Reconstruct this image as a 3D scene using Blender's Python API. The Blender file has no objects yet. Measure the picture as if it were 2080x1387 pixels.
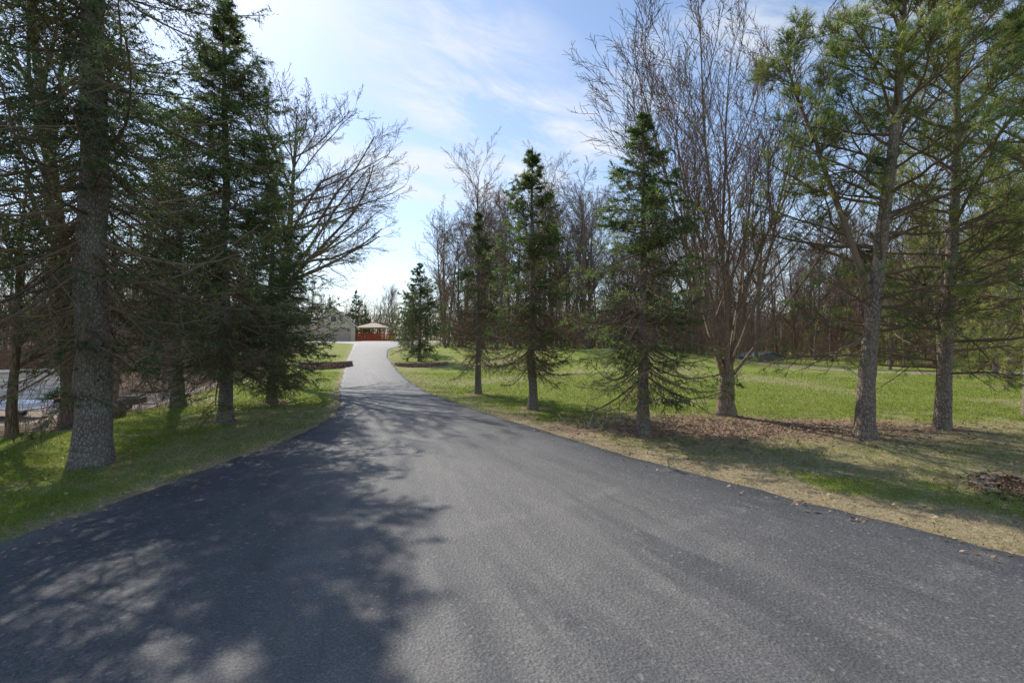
import bpy, math, numpy as np
from mathutils import Vector, Matrix
R = np.random.default_rng(7)
scene = bpy.context.scene
COL = scene.collection
scene.view_settings.view_transform = 'Standard'
scene.view_settings.look = 'None'
scene.view_settings.exposure = 0

# ------------------------------------------------------------------ helpers
def nrm(v):
    return v / np.maximum(np.linalg.norm(v, axis=-1, keepdims=True), 1e-9)
def ss(t):
    t = np.clip(t, 0, 1); return t*t*(3-2*t)

def build_mesh(name, parts, mats, smooth=True):
    """parts: (V, F, matidx, tint)"""
    Vs, loops, starts, mi, tints = [], [], [], [], []
    off = 0; ls = 0
    for V, F, m, t in parts:
        V = np.asarray(V, dtype=np.float32).reshape(-1, 3); F = np.asarray(F, dtype=np.int64)
        if len(F) == 0: continue
        Vs.append(V); loops.append((F+off).ravel())
        n, k = F.shape
        starts.append(ls+np.arange(n)*k); ls += n*k
        mi.append(np.full(n, m)); off += len(V)
        tt = np.asarray(t, dtype=np.float32)
        tints.append(np.full(len(V), t, dtype=np.float32) if tt.ndim == 0 else tt)
    V = np.concatenate(Vs); L = np.concatenate(loops); S = np.concatenate(starts); M = np.concatenate(mi)
    me = bpy.data.meshes.new(name)
    me.vertices.add(len(V)); me.vertices.foreach_set("co", V.ravel())
    me.loops.add(len(L)); me.loops.foreach_set("vertex_index", L.astype(np.int32))
    me.polygons.add(len(S)); me.polygons.foreach_set("loop_start", S.astype(np.int32))
    me.polygons.foreach_set("material_index", M.astype(np.int32))
    me.polygons.foreach_set("use_smooth", np.full(len(S), smooth))
    me.update(calc_edges=True)
    a = me.attributes.new("tint", 'FLOAT', 'POINT')
    a.data.foreach_set("value", np.concatenate(tints))
    for m in mats: me.materials.append(m)
    return me

def obj(name, me, parent=None, loc=(0, 0, 0), rot=(0, 0, 0), **props):
    o = bpy.data.objects.new(name, me)
    COL.objects.link(o)
    o.location = loc; o.rotation_euler = rot
    if parent: o.parent = parent
    for k, v in props.items(): o[k] = v
    return o

def tubes(pts, rad, S=3):
    N, P, _ = pts.shape
    T = nrm(np.gradient(pts, axis=1))
    m = np.abs(T.mean(axis=1)[:, 2]) > 0.75
    ref = np.where(m[:, None], np.array([1., 0, 0]), np.array([0, 0, 1.]))[:, None, :]
    U = nrm(np.cross(T, ref)); W = np.cross(T, U)
    a = np.arange(S)*2*np.pi/S
    ring = pts[:, :, None, :] + rad[:, :, None, None]*(np.cos(a)[None, None, :, None]*U[:, :, None, :] + np.sin(a)[None, None, :, None]*W[:, :, None, :])
    V = ring.reshape(-1, 3)
    n = np.arange(N)[:, None, None]; p = np.arange(P-1)[None, :, None]; s = np.arange(S)[None, None, :]
    s2 = (s+1) % S
    b = n*P*S + p*S
    F = np.stack([b+s, b+s2, b+S+s2, b+S+s], axis=-1).reshape(-1, 4)
    return V, F

def grow(p0, d0, L, P, wander=0.1, up=0.0, rng=R):
    N = len(p0); pts = np.zeros((N, P, 3)); pts[:, 0] = p0; d = nrm(d0)
    L = np.asarray(L).reshape(-1, 1)*np.ones((N, 1))
    for i in range(1, P):
        d = nrm(d + rng.normal(size=(N, 3))*wander + np.array([0, 0, 1.])*up)
        pts[:, i] = pts[:, i-1] + d*L/(P-1)
    return pts

def along(pts, t):
    N, P, _ = pts.shape
    f = np.clip(t, 0, 0.9999)*(P-1); i = np.floor(f).astype(int); w = (f-i)[..., None]
    idx = np.arange(N)[:, None]
    a = pts[idx, i]; b = pts[idx, i+1]
    return a*(1-w)+b*w, nrm(b-a)

def spawn(pts, rad, n, t0, t1, ang, rng=R, flat=False, drop=0.0):
    N = len(pts)
    t = t0+(t1-t0)*((np.arange(n)[None, :]+rng.random((N, n)))/n)
    p, T = along(pts, t)
    f = t*(rad.shape[1]-1); i = np.clip(f.astype(int), 0, rad.shape[1]-1)
    r = rad[np.arange(N)[:, None], i]
    if flat:
        side = nrm(np.cross(T, np.array([0, 0, 1.]))+1e-6)
        sg = np.where((np.arange(n) % 2) == 0, 1., -1.)[None, :, None]*np.ones((N, n, 1))
        perp = side*sg + rng.normal(size=T.shape)*0.38
    else:
        q = rng.normal(size=T.shape); perp = nrm(q - (q*T).sum(-1, keepdims=True)*T)
    a = (ang*(1+rng.normal(size=(N, n))*0.18))[..., None]
    d = T*np.cos(a)+perp*np.sin(a)+np.array([0, 0, -drop])
    return p.reshape(-1, 3), nrm(d).reshape(-1, 3), r.ravel(), t.ravel(), np.repeat(np.arange(N), n)

def taper(r0, P, end=0.3):
    return np.asarray(r0)[:, None]*np.linspace(1, end, P)[None, :]

def needles(pos, d, L, K, nl, nw, spread=1.0, rng=R, tint=None):
    N = len(pos)
    t = rng.random((N, K, 1))
    base = pos[:, None]+d[:, None]*L[:, None, None]*t
    q = rng.normal(size=(N, K, 3))
    nd = nrm(d[:, None]*0.75+nrm(q)*spread)
    side = nrm(np.cross(nd, rng.normal(size=(N, K, 3))))
    l = nl*(0.7+0.6*rng.random((N, K, 1)))
    V = np.stack([base-side*nw/2, base+side*nw/2, base+nd*l], axis=2).reshape(-1, 3)
    F = np.arange(N*K*3).reshape(-1, 3)
    if tint is None: tint = rng.random(N)
    return V, F, np.repeat(tint, K*3)

# ------------------------------------------------------------------ materials
def mat(name):
    m = bpy.data.materials.new(name); m.use_nodes = True
    nt = m.node_tree; nt.nodes.clear()
    return m, nt
def N_(nt, t, **kw):
    n = nt.nodes.new(t)
    for k, v in kw.items(): setattr(n, k, v)
    return n
def ramp(nt, fac, stops):
    r = nt.nodes.new('ShaderNodeValToRGB'); e = r.color_ramp.elements
    while len(e) > 1: e.remove(e[0])
    e[0].position = stops[0][0]; e[0].color = (*stops[0][1], 1)
    for p, c in stops[1:]:
        q = e.new(p); q.color = (*c, 1)
    nt.links.new(fac, r.inputs[0]); return r.outputs[0]
def mix(nt, f, a, b, mode='MIX'):
    n = nt.nodes.new('ShaderNodeMix'); n.data_type = 'RGBA'; n.blend_type = mode
    for s, v in ((n.inputs[0], f), (n.inputs[6], a), (n.inputs[7], b)):
        if isinstance(v, (int, float)): s.default_value = v
        elif isinstance(v, tuple): s.default_value = (*v, 1) if len(v) == 3 else v
        else: nt.links.new(v, s)
    return n.outputs[2]
def math_(nt, op, a, b=None, clamp=False):
    n = nt.nodes.new('ShaderNodeMath'); n.operation = op; n.use_clamp = clamp
    for s, v in zip(n.inputs, (a, b)):
        if v is None: continue
        if isinstance(v, (int, float)): s.default_value = v
        else: nt.links.new(v, s)
    return n.outputs[0]
def noise(nt, vec, scale, detail=4, rough=0.55, out=0, dist=0.0):
    n = N_(nt, 'ShaderNodeTexNoise'); n.inputs['Scale'].default_value = scale
    n.inputs['Detail'].default_value = detail; n.inputs['Roughness'].default_value = rough
    n.inputs['Distortion'].default_value = dist
    if vec is not None: nt.links.new(vec, n.inputs['Vector'])
    return n.outputs[out]
def mapping(nt, vec, scale):
    n = N_(nt, 'ShaderNodeMapping'); n.inputs['Scale'].default_value = scale
    nt.links.new(vec, n.inputs['Vector']); return n.outputs[0]
def finish(nt, color, rough=0.85, height=None, hdist=0.02, hstr=1.0, spec=0.3, transl=0.0, metallic=0.0):
    b = N_(nt, 'ShaderNodeBsdfPrincipled')
    if isinstance(color, tuple): b.inputs['Base Color'].default_value = (*color, 1)
    else: nt.links.new(color, b.inputs['Base Color'])
    if isinstance(rough, (int, float)): b.inputs['Roughness'].default_value = rough
    else: nt.links.new(rough, b.inputs['Roughness'])
    b.inputs['Specular IOR Level'].default_value = spec
    b.inputs['Metallic'].default_value = metallic
    if height is not None:
        bp = N_(nt, 'ShaderNodeBump'); bp.inputs['Distance'].default_value = hdist; bp.inputs['Strength'].default_value = hstr
        nt.links.new(height, bp.inputs['Height']); nt.links.new(bp.outputs[0], b.inputs['Normal'])
    out = N_(nt, 'ShaderNodeOutputMaterial')
    sh = b.outputs[0]
    if transl > 0:
        tr = N_(nt, 'ShaderNodeBsdfTranslucent')
        if isinstance(color, tuple): tr.inputs[0].default_value = (*color, 1)
        else: nt.links.new(color, tr.inputs[0])
        mx = N_(nt, 'ShaderNodeMixShader'); mx.inputs[0].default_value = transl
        nt.links.new(sh, mx.inputs[1]); nt.links.new(tr.outputs[0], mx.inputs[2]); sh = mx.outputs[0]
    nt.links.new(sh, out.inputs[0])

def simple(name, c, rough=0.6, var=0.25, scale=4.0, spec=0.4, metallic=0.0, bump=0.003):
    m, nt = mat(name)
    tc = N_(nt, 'ShaderNodeTexCoord').outputs['Object']
    f = noise(nt, tc, scale, 4)
    f2 = noise(nt, tc, scale*9, 2)
    c2 = tuple(x*(1-var) for x in c); c3 = tuple(min(1, x*(1+var)) for x in c)
    col = ramp(nt, f, [(0.3, c2), (0.7, c3)])
    col = mix(nt, 0.15, col, ramp(nt, f2, [(0.4, c2), (0.6, c3)]))
    finish(nt, col, rough, f2, bump, 0.6, spec, metallic=metallic)
    return m
def tinted(name, stops, transl=0.0, rough=0.6, spec=0.25):
    """cheap procedural material driven by a per-twig / per-shoot variation attribute"""
    m, nt = mat(name)
    at = N_(nt, 'ShaderNodeAttribute', attribute_name='tint').outputs['Fac']
    finish(nt, ramp(nt, at, stops), rough, spec=spec, transl=transl)
    return m
def bark(name, dark, light, sc=(14, 14, 5), hd=0.012, vs=1.0):
    m, nt = mat(name)
    tc = N_(nt, 'ShaderNodeTexCoord').outputs['Object']
    mp = mapping(nt, tc, sc)
    wn = noise(nt, mp, 1.7, 3, out=1)
    v = N_(nt, 'ShaderNodeTexVoronoi', feature='DISTANCE_TO_EDGE'); v.inputs['Scale'].default_value = vs
    mm = mix(nt, 0.9, mp, wn, 'ADD'); nt.links.new(mm, v.inputs['Vector'])
    n1 = noise(nt, mp, 2.0, 5, 0.75)
    n2 = noise(nt, tc, 3.0, 3)
    h = math_(nt, 'ADD', math_(nt, 'MINIMUM', math_(nt, 'MULTIPLY', v.outputs[0], 1.6), 0.35), math_(nt, 'MULTIPLY', n1, 0.95))
    col = ramp(nt, h, [(0.3, tuple(x*0.45 for x in dark)), (0.6, dark), (0.95, light)])
    col = mix(nt, ramp(nt, n2, [(0.4, (0, 0, 0)), (0.75, (0.5,)*3)]), col, (light[0]*0.8, light[1]*0.86, light[2]*0.78))
    finish(nt, col, 0.9, h, hd, 1.0, 0.2)
    return m

M_BS = bark("spruce_bark", (0.17, 0.14, 0.118), (0.42, 0.365, 0.315), (30, 30, 15), 0.02)
M_BP = bark("pine_bark", (0.20, 0.155, 0.12), (0.44, 0.35, 0.285), (28, 28, 12), 0.02)
M_BM = bark("maple_bark", (0.20, 0.15, 0.108), (0.40, 0.31, 0.235), (26, 26, 4))
M_BD = bark("old_brown_bark", (0.13, 0.092, 0.062), (0.29, 0.215, 0.15), (22, 22, 4), 0.02)
M_BW = tinted("woodland_bark", [(0, (0.12, 0.09, 0.07)), (1, (0.26, 0.20, 0.155))], rough=0.9)
M_TW = tinted("spruce_twig", [(0, (0.11, 0.075, 0.05)), (1, (0.31, 0.22, 0.145))], rough=0.9)
M_TWM = tinted("maple_twig", [(0, (0.15, 0.095, 0.066)), (1, (0.31, 0.205, 0.15))], rough=0.8)
M_TWG = tinted("grey_twig", [(0, (0.11, 0.084, 0.065)), (1, (0.25, 0.195, 0.15))], rough=0.85)
M_TWW = tinted("woodland_twig", [(0, (0.14, 0.09, 0.064)), (1, (0.34, 0.225, 0.16))], rough=0.85)
M_BR = tinted("brush_twig", [(0, (0.12, 0.073, 0.05)), (1, (0.35, 0.22, 0.15))], rough=0.9)
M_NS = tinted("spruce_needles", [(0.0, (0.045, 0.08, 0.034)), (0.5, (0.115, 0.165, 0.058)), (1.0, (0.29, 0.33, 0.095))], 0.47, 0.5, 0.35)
M_NS2 = tinted("bright_spruce_needles", [(0.0, (0.055, 0.10, 0.036)), (0.5, (0.155, 0.22, 0.064)), (1.0, (0.35, 0.41, 0.11))], 0.47, 0.5, 0.35)
M_NP = tinted("pine_needle", [(0.0, (0.07, 0.125, 0.045)), (0.5, (0.19, 0.26, 0.065)), (0.85, (0.41, 0.44, 0.10)), (1.0, (0.53, 0.49, 0.14))], 0.5, 0.45, 0.4)

# ------------------------------------------------------------------ terrain
yl_t = np.array([-60, -4, 0, 3.68, 4.66, 6.1, 7.41, 8.73, 10.7, 13, 15.6, 19, 23, 30, 37, 48, 60, 64, 72, 84])
xl_t = np.array([-5, -4.5, -4.2, -3.95, -3.92, -3.75, -3.64, -3.58, -3.85, -4.6, -5.56, -6.7, -8.0, -10.3, -12.4, -15.8, -19.6, -23, -31, -34])
yr_t = np.array([-60, -4, 0, 3.5, 4.53, 5.78, 7.4, 8.9, 11.5, 15.4, 19, 23, 34, 42, 47, 51, 56, 66, 84])
xr_t = np.array([8, 8, 6.2, 3.75, 3.02, 2.12, 1.15, 0.36, -0.95, -2.67, -4.0, -5.3, -8.75, -10.8, -11.7, -11.8, -11.2, -10, -10])
_y = np.linspace(-60, 400, 4601)
def _sm(xs, ys, w):
    a = np.interp(_y, xs, ys); k = np.exp(-0.5*(np.arange(-4*w, 4*w+1)/w)**2); k /= k.sum()
    return np.convolve(np.pad(a, 4*w, mode='edge'), k, mode='valid')
_xl = _sm(yl_t, xl_t, 6); _xr = _sm(yr_t, xr_t, 6)
_zr = _sm([-60, 10, 16, 24, 34, 42, 60, 76, 100, 200, 400], [0, 0, -0.08, 0.05, 0.45, 0.8, 1.3, 1.6, 1.7, 2.4, 3.5], 25)
XL = lambda y: np.interp(y, _y, _xl)
XR = lambda y: np.interp(y, _y, _xr)
def H(x, y):
    x = np.asarray(x, float); y = np.asarray(y, float)
    z = np.interp(y, _y, _zr)
    wr = 1-0.85*ss((x-4)/16)*(1-ss((y-70)/60))
    z = np.where(z > 0, z*wr, z)
    s = XL(y)-x
    z = z-2.35*ss((s-3)/10)*ss((y-6)/14)*(1-ss((y-42)/26))
    z = z+0.62*np.exp(-((x-9)/7.5)**2-((y-35)/6)**2) + 0.25*np.exp(-((x+2)/5)**2-((y-38)/5)**2)
    d = np.maximum(np.maximum(XL(y)-x, x-XR(y)), 0)
    near = ss(d/2.0)
    z = z+near*(0.035*np.sin(x*0.9+1.3*np.sin(y*0.4))*np.sin(y*0.7+0.5)-0.03)
    return z
def hz(x, y): return float(H(x, y))

def vnoise(x, y, sc, seed=0):
    g = np.random.default_rng(seed).random((256, 256))
    u = x*sc; v = y*sc; i = np.floor(u).astype(int); j = np.floor(v).astype(int); a = ss(u-i); b = ss(v-j)
    G = lambda p, q: g[p % 256, q % 256]
    return (G(i, j)*(1-a)+G(i+1, j)*a)*(1-b)+(G(i, j+1)*(1-a)+G(i+1, j+1)*a)*b
TREEP = [(-5.6, 6.5), (-5.9, 9.9), (-6.5, 13.2), (-1.06, 15.3), (0.48, 11.8), (2.27, 8.4), (4.76, 10.8), (5.97, 8.2), (8.0, 9.1)]
def YLIM(x): return np.interp(x, [-14, -8, 5, 9, 14, 20, 40], [50, 46, 42, 40, 32, 25.0, 22.5])
def zones(x, y):
    n = vnoise(x, y, 1.1, 1)*0.6+vnoise(x, y, 3.7, 2)*0.4-0.5
    s = XL(y)-x
    lit = np.maximum(ss((s-4.3+n*2.0)/1.0), ss((y-YLIM(x)+n*1.5)/1.2)*(x > XR(y)))
    lit = lit*ss((s-1+ (x > XR(y))*9)/2)
    mul = 1-ss((np.sqrt(((x-4.4)/4.0)**2+((y-9.4)/1.6)**2)-0.6+n*1.0)/0.55)
    mul = mul*0.8
    for (a, b) in TREEP:
        mul = np.maximum(mul, 0.9*(1-ss((np.hypot(x-a, y-b)-0.2+n*0.5)/0.4)))
    mul = np.maximum(mul, 1-ss((np.hypot((x-6.1)/1.0, (y-5.25)/0.6)-0.75+n*0.4)/0.15))
    for (a, b, r) in ((-10.5, 27.3, 1.2), (-5.4, 28.4, 1.4)):
        mul = np.maximum(mul, 1-ss((np.hypot(x-a, y-b)-r)/0.2))
    gr = ss((s-5.5+n*2)/1.5)*ss((y-12+n*4)/4)*(1-ss((y-31)/4))*(1-ss((s-24)/4))
    path = (1-ss((np.abs(y-YLIM(x)+0.2)-0.9)/0.5))*ss((x-13)/3)
    gr = np.maximum(gr, path)
    dr = x-XR(y); dl = XL(y)-x
    st = (1-ss((dr-0.45+n*1.8)/(1.2)))*(dr > -0.3)*(1-0.6*ss((y-8)/6))
    st = np.maximum(st, (1-ss((dl-0.05+n*0.6)/0.4))*(dl > -0.3)*0.85)
    st = np.maximum(st, ss((vnoise(x, y, 0.45, 5)+n*0.6-0.5)/0.4)*0.5)
    st = np.maximum(st, (1-ss((np.sqrt(((x-4.8)/5.6)**2+((y-8.0)/2.8)**2)-0.7+n)/0.5))*0.65)
    return lit, mul, gr, st

def stretched(step0, ratio, maxv, start):
    v = [start]; s = step0
    while v[-1] < maxv: v.append(v[-1]+s); s *= ratio
    return np.array(v)
gx = np.concatenate([-stretched(0.16, 1.045, 700, 13)[::-1], np.arange(-12.85, 12.9, 0.15), stretched(0.16, 1.045, 700, 13)])
gy = np.concatenate([-stretched(0.3, 1.15, 300, 3)[::-1], np.arange(-2.85, 17.9, 0.15), stretched(0.16, 1.03, 900, 18)])
GX, GY = np.meshgrid(gx, gy, indexing='ij')
GZ = H(GX, GY)
nx, ny = GX.shape
V = np.stack([GX, GY, GZ], -1).reshape(-1, 3)
i = np.arange(nx-1)[:, None]; j = np.arange(ny-1)[None, :]
b = i*ny+j
F = np.stack([b, b+ny, b+ny+1, b+1], -1).reshape(-1, 4)

m, nt = mat("lawn_and_forest_floor")
pos = N_(nt, 'ShaderNodeNewGeometry').outputs['Position']
at = N_(nt, 'ShaderNodeAttribute', attribute_name='zone')
sep = N_(nt, 'ShaderNodeSeparateColor'); nt.links.new(at.outputs['Color'], sep.inputs[0])
straw_a = at.outputs['Alpha']
nf = noise(nt, pos, 22, 4, 0.75); nm = noise(nt, pos, 1.9, 4, 0.68)
grass = ramp(nt, nf, [(0.3, (0.08, 0.12, 0.016)), (0.5, (0.21, 0.275, 0.038)), (0.7, (0.38, 0.40, 0.085))])
grass2 = ramp(nt, nf, [(0.3, (0.14, 0.15, 0.04)), (0.55, (0.33, 0.325, 0.10)), (0.75, (0.49, 0.43, 0.21))])
g = mix(nt, ramp(nt, nm, [(0.42, (0, 0, 0)), (0.66, (0.85,)*3)]), grass, grass2)
straw = ramp(nt, nf, [(0.28, (0.17, 0.12, 0.065)), (0.5, (0.40, 0.32, 0.19)), (0.72, (0.62, 0.52, 0.35))])
def sharp(v, n1, w=0.35):
    return ramp(nt, math_(nt, 'ADD', v, math_(nt, 'MULTIPLY', math_(nt, 'SUBTRACT', n1, 0.5), 1.2)), [(0.5-w, (0, 0, 0)), (0.5+w, (1, 1, 1))])
g = mix(nt, sharp(straw_a, nm), g, straw)
mul = ramp(nt, nf, [(0.3, (0.12, 0.072, 0.046)), (0.5, (0.32, 0.21, 0.14)), (0.72, (0.52, 0.38, 0.26))])
g = mix(nt, sharp(sep.outputs[1], nm, 0.3), g, mul)
lit = ramp(nt, noise(nt, pos, 7, 4, 0.8), [(0.3, (0.06, 0.04, 0.026)), (0.5, (0.18, 0.12, 0.078)), (0.7, (0.37, 0.27, 0.185))])
g = mix(nt, sharp(sep.outputs[0], nm, 0.2), g, lit)
grv = ramp(nt, nf, [(0.3, (0.19, 0.14, 0.10)), (0.55, (0.40, 0.315, 0.24)), (0.75, (0.60, 0.50, 0.40))])
g = mix(nt, sharp(sep.outputs[2], nm, 0.25), g, grv)
finish(nt, g, 0.95, nf, 0.06, 0.8, 0.1)
M_GROUND = m
me = build_mesh("ground", [(V, F, 0, 0.0)], [M_GROUND])
zz = np.stack(zones(GX.ravel(), GY.ravel()), -1).astype(np.float32)
ca = me.color_attributes.new("zone", 'FLOAT_COLOR', 'POINT')
ca.data.foreach_set("color", zz.ravel())
obj("ground", me, kind="structure", label="rolling spring lawn turning into leaf-covered woodland floor", category="ground")

# ------------------------------------------------------------------ road
ry = np.concatenate([np.arange(-12, 30, 0.12), np.arange(30, 84, 0.5)])
U = np.linspace(0, 1, 25)
je = 0.07*(vnoise(ry, ry*0+3, 2.3, 11)-0.5)+0.07*(vnoise(ry, ry*0+9, 7, 12)-0.5)
je2 = 0.07*(vnoise(ry, ry*0+5, 2.3, 13)-0.5)+0.07*(vnoise(ry, ry*0+7, 7, 14)-0.5)
XX = (XL(ry)+je)[:, None]*(1-U)+(XR(ry)+je2)[:, None]*U
YY = ry[:, None]*np.ones_like(XX)
ZZ = H(XX, YY)+0.03+0.015*np.sin(U*np.pi)[None]
ZZ0 = ZZ-0.12
XX = np.concatenate([XX[:, :1]-0.03, XX, XX[:, -1:]+0.03], 1); YY = np.concatenate([YY[:, :1], YY, YY[:, -1:]], 1)
ZZ = np.concatenate([ZZ0[:, :1], ZZ, ZZ0[:, -1:]], 1)
a_, b_ = XX.shape
V = np.stack([XX, YY, ZZ], -1).reshape(-1, 3)
i = np.arange(a_-1)[:, None]; j = np.arange(b_-1)[None, :]; b = i*b_+j
F = np.stack([b, b+1, b+b_+1, b+b_], -1).reshape(-1, 4)
m, nt = mat("weathered_asphalt")
pos = N_(nt, 'ShaderNodeNewGeometry').outputs['Position']
sx = N_(nt, 'ShaderNodeSeparateXYZ'); nt.links.new(pos, sx.inputs[0])
uatt = N_(nt, 'ShaderNodeAttribute', attribute_name='tint').outputs['Fac']
n_f = noise(nt, pos, 70, 3, 0.95); n_m = noise(nt, pos, 1.1, 5, 0.65)
cbn = N_(nt, 'ShaderNodeCombineXYZ'); nt.links.new(math_(nt, 'MULTIPLY', uatt, 17.0), cbn.inputs[0]); nt.links.new(math_(nt, 'MULTIPLY', sx.outputs[1], 0.32), cbn.inputs[1])
n_l = noise(nt, cbn.outputs[0], 1.0, 4, 0.62, dist=0.7)
vo = N_(nt, 'ShaderNodeTexVoronoi'); vo.inputs['Scale'].default_value = 50; nt.links.new(pos, vo.inputs['Vector'])
base = ramp(nt, n_m, [(0.3, (0.045, 0.048, 0.053)), (0.55, (0.067, 0.069, 0.073)), (0.75, (0.10, 0.099, 0.098))])
mid = ramp(nt, uatt, [(0.0, (0, 0, 0)), (0.12, (0.06,)*3), (0.33, (0.8,)*3), (0.6, (1,)*3), (0.82, (0.6,)*3), (0.96, (0, 0, 0))])
dust = mix(nt, 1.0, mid, ramp(nt, n_l, [(0.30, (0.15,)*3), (0.66, (0.95,)*3)]), 'MULTIPLY')
col = mix(nt, dust, base, (0.160, 0.150, 0.138))
def arcmask(cx, cy, r, w_, s0=0.6):
    dx = math_(nt, 'SUBTRACT', sx.outputs[0], cx); dy = math_(nt, 'SUBTRACT', sx.outputs[1], cy)
    d = math_(nt, 'SQRT', math_(nt, 'ADD', math_(nt, 'MULTIPLY', dx, dx), math_(nt, 'MULTIPLY', dy, dy)))
    q = math_(nt, 'ABSOLUTE', math_(nt, 'SUBTRACT', d, r))
    k = math_(nt, 'MULTIPLY', math_(nt, 'SUBTRACT', 1.0, math_(nt, 'DIVIDE', q, w_), True), 2.0, True)
    return math_(nt, 'MULTIPLY', k, s0, True)
trk = None
for (cx, cy, r, w_, s0) in ((8.5, -6.5, 11.2, 0.13, 0.8), (8.5, -6.5, 12.75, 0.13, 0.75), (-5.5, 12.5, 9.9, 0.11, 0.8), (-5.5, 12.5, 11.4, 0.11, 0.6), (-9.5, -3.5, 11.2, 0.10, 0.6), (-9.5, -3.5, 12.7, 0.10, 0.6)):
    k_ = arcmask(cx, cy, r, w_, s0)
    trk = k_ if trk is None else math_(nt, 'MAXIMUM', trk, k_)
trk = mix(nt, 1.0, trk, ramp(nt, n_m, [(0.40, (0.05,)*3), (0.58, (0.6,)*3)]), 'MULTIPLY')
col = mix(nt, trk, col, mix(nt, ramp(nt, n_l, [(0.42, (0, 0, 0)), (0.56, (1, 1, 1))]), (0.055, 0.054, 0.052), (0.185, 0.174, 0.158)))
col = mix(nt, 0.9, col, ramp(nt, n_f, [(0.3, (0.35,)*3), (0.5, (1.0,)*3), (0.7, (2.1,)*3)]), 'MULTIPLY')
peb = ramp(nt, vo.outputs['Color'], [(0.82, (0, 0, 0)), (0.93, (0.6,)*3)])
col = mix(nt, peb, col, (0.27, 0.25, 0.23))
wv = mix(nt, 0.35, pos, noise(nt, pos, 2.5, 4, 0.75, out=1), 'ADD')
v3 = N_(nt, 'ShaderNodeTexVoronoi', feature='DISTANCE_TO_EDGE'); v3.inputs['Scale'].default_value = 6; nt.links.new(wv, v3.inputs['Vector'])
c2 = ramp(nt, v3.outputs[0], [(0.0, (1, 1, 1)), (0.022, (0, 0, 0))])
crk = mix(nt, 1.0, c2, ramp(nt, noise(nt, pos, 0.9, 4, 0.7), [(0.47, (0, 0, 0)), (0.65, (0.65,)*3)]), 'MULTIPLY')
col = mix(nt, crk, col, (0.03, 0.03, 0.032))
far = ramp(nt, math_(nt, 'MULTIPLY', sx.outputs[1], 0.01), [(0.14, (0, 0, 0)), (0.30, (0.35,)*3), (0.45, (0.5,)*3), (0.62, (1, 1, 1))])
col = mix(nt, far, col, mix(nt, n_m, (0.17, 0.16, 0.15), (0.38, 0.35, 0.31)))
h = math_(nt, 'ADD', math_(nt, 'MULTIPLY', n_f, 0.8), math_(nt, 'MULTIPLY', vo.outputs['Distance'], 0.8))
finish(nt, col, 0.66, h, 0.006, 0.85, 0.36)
tu = np.broadcast_to(np.concatenate([[0], U, [1]])[None, :], (a_, b_)).ravel().astype(np.float32)
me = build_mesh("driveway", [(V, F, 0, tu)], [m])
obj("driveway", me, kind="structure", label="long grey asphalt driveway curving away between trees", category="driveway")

m_conc = simple("pale_concrete", (0.55, 0.53, 0.50), 0.8, 0.12, 1.0, 0.3)
ax, ay = np.meshgrid(np.linspace(-35, -24.5, 20), np.linspace(67, 75.5, 20), indexing='ij')
V = np.stack([ax, ay, H(ax, ay)+0.07], -1).reshape(-1, 3); i = np.arange(19)[:, None]; j = np.arange(19)[None, :]; b = i*20+j
obj("concrete_pavement", build_mesh("concrete_pavement", [(V, np.stack([b, b+20, b+21, b+1], -1).reshape(-1, 4), 0, 0.)], [m_conc]),
    kind="structure", label="pale concrete pavement in front of the garage", category="pavement")

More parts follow.
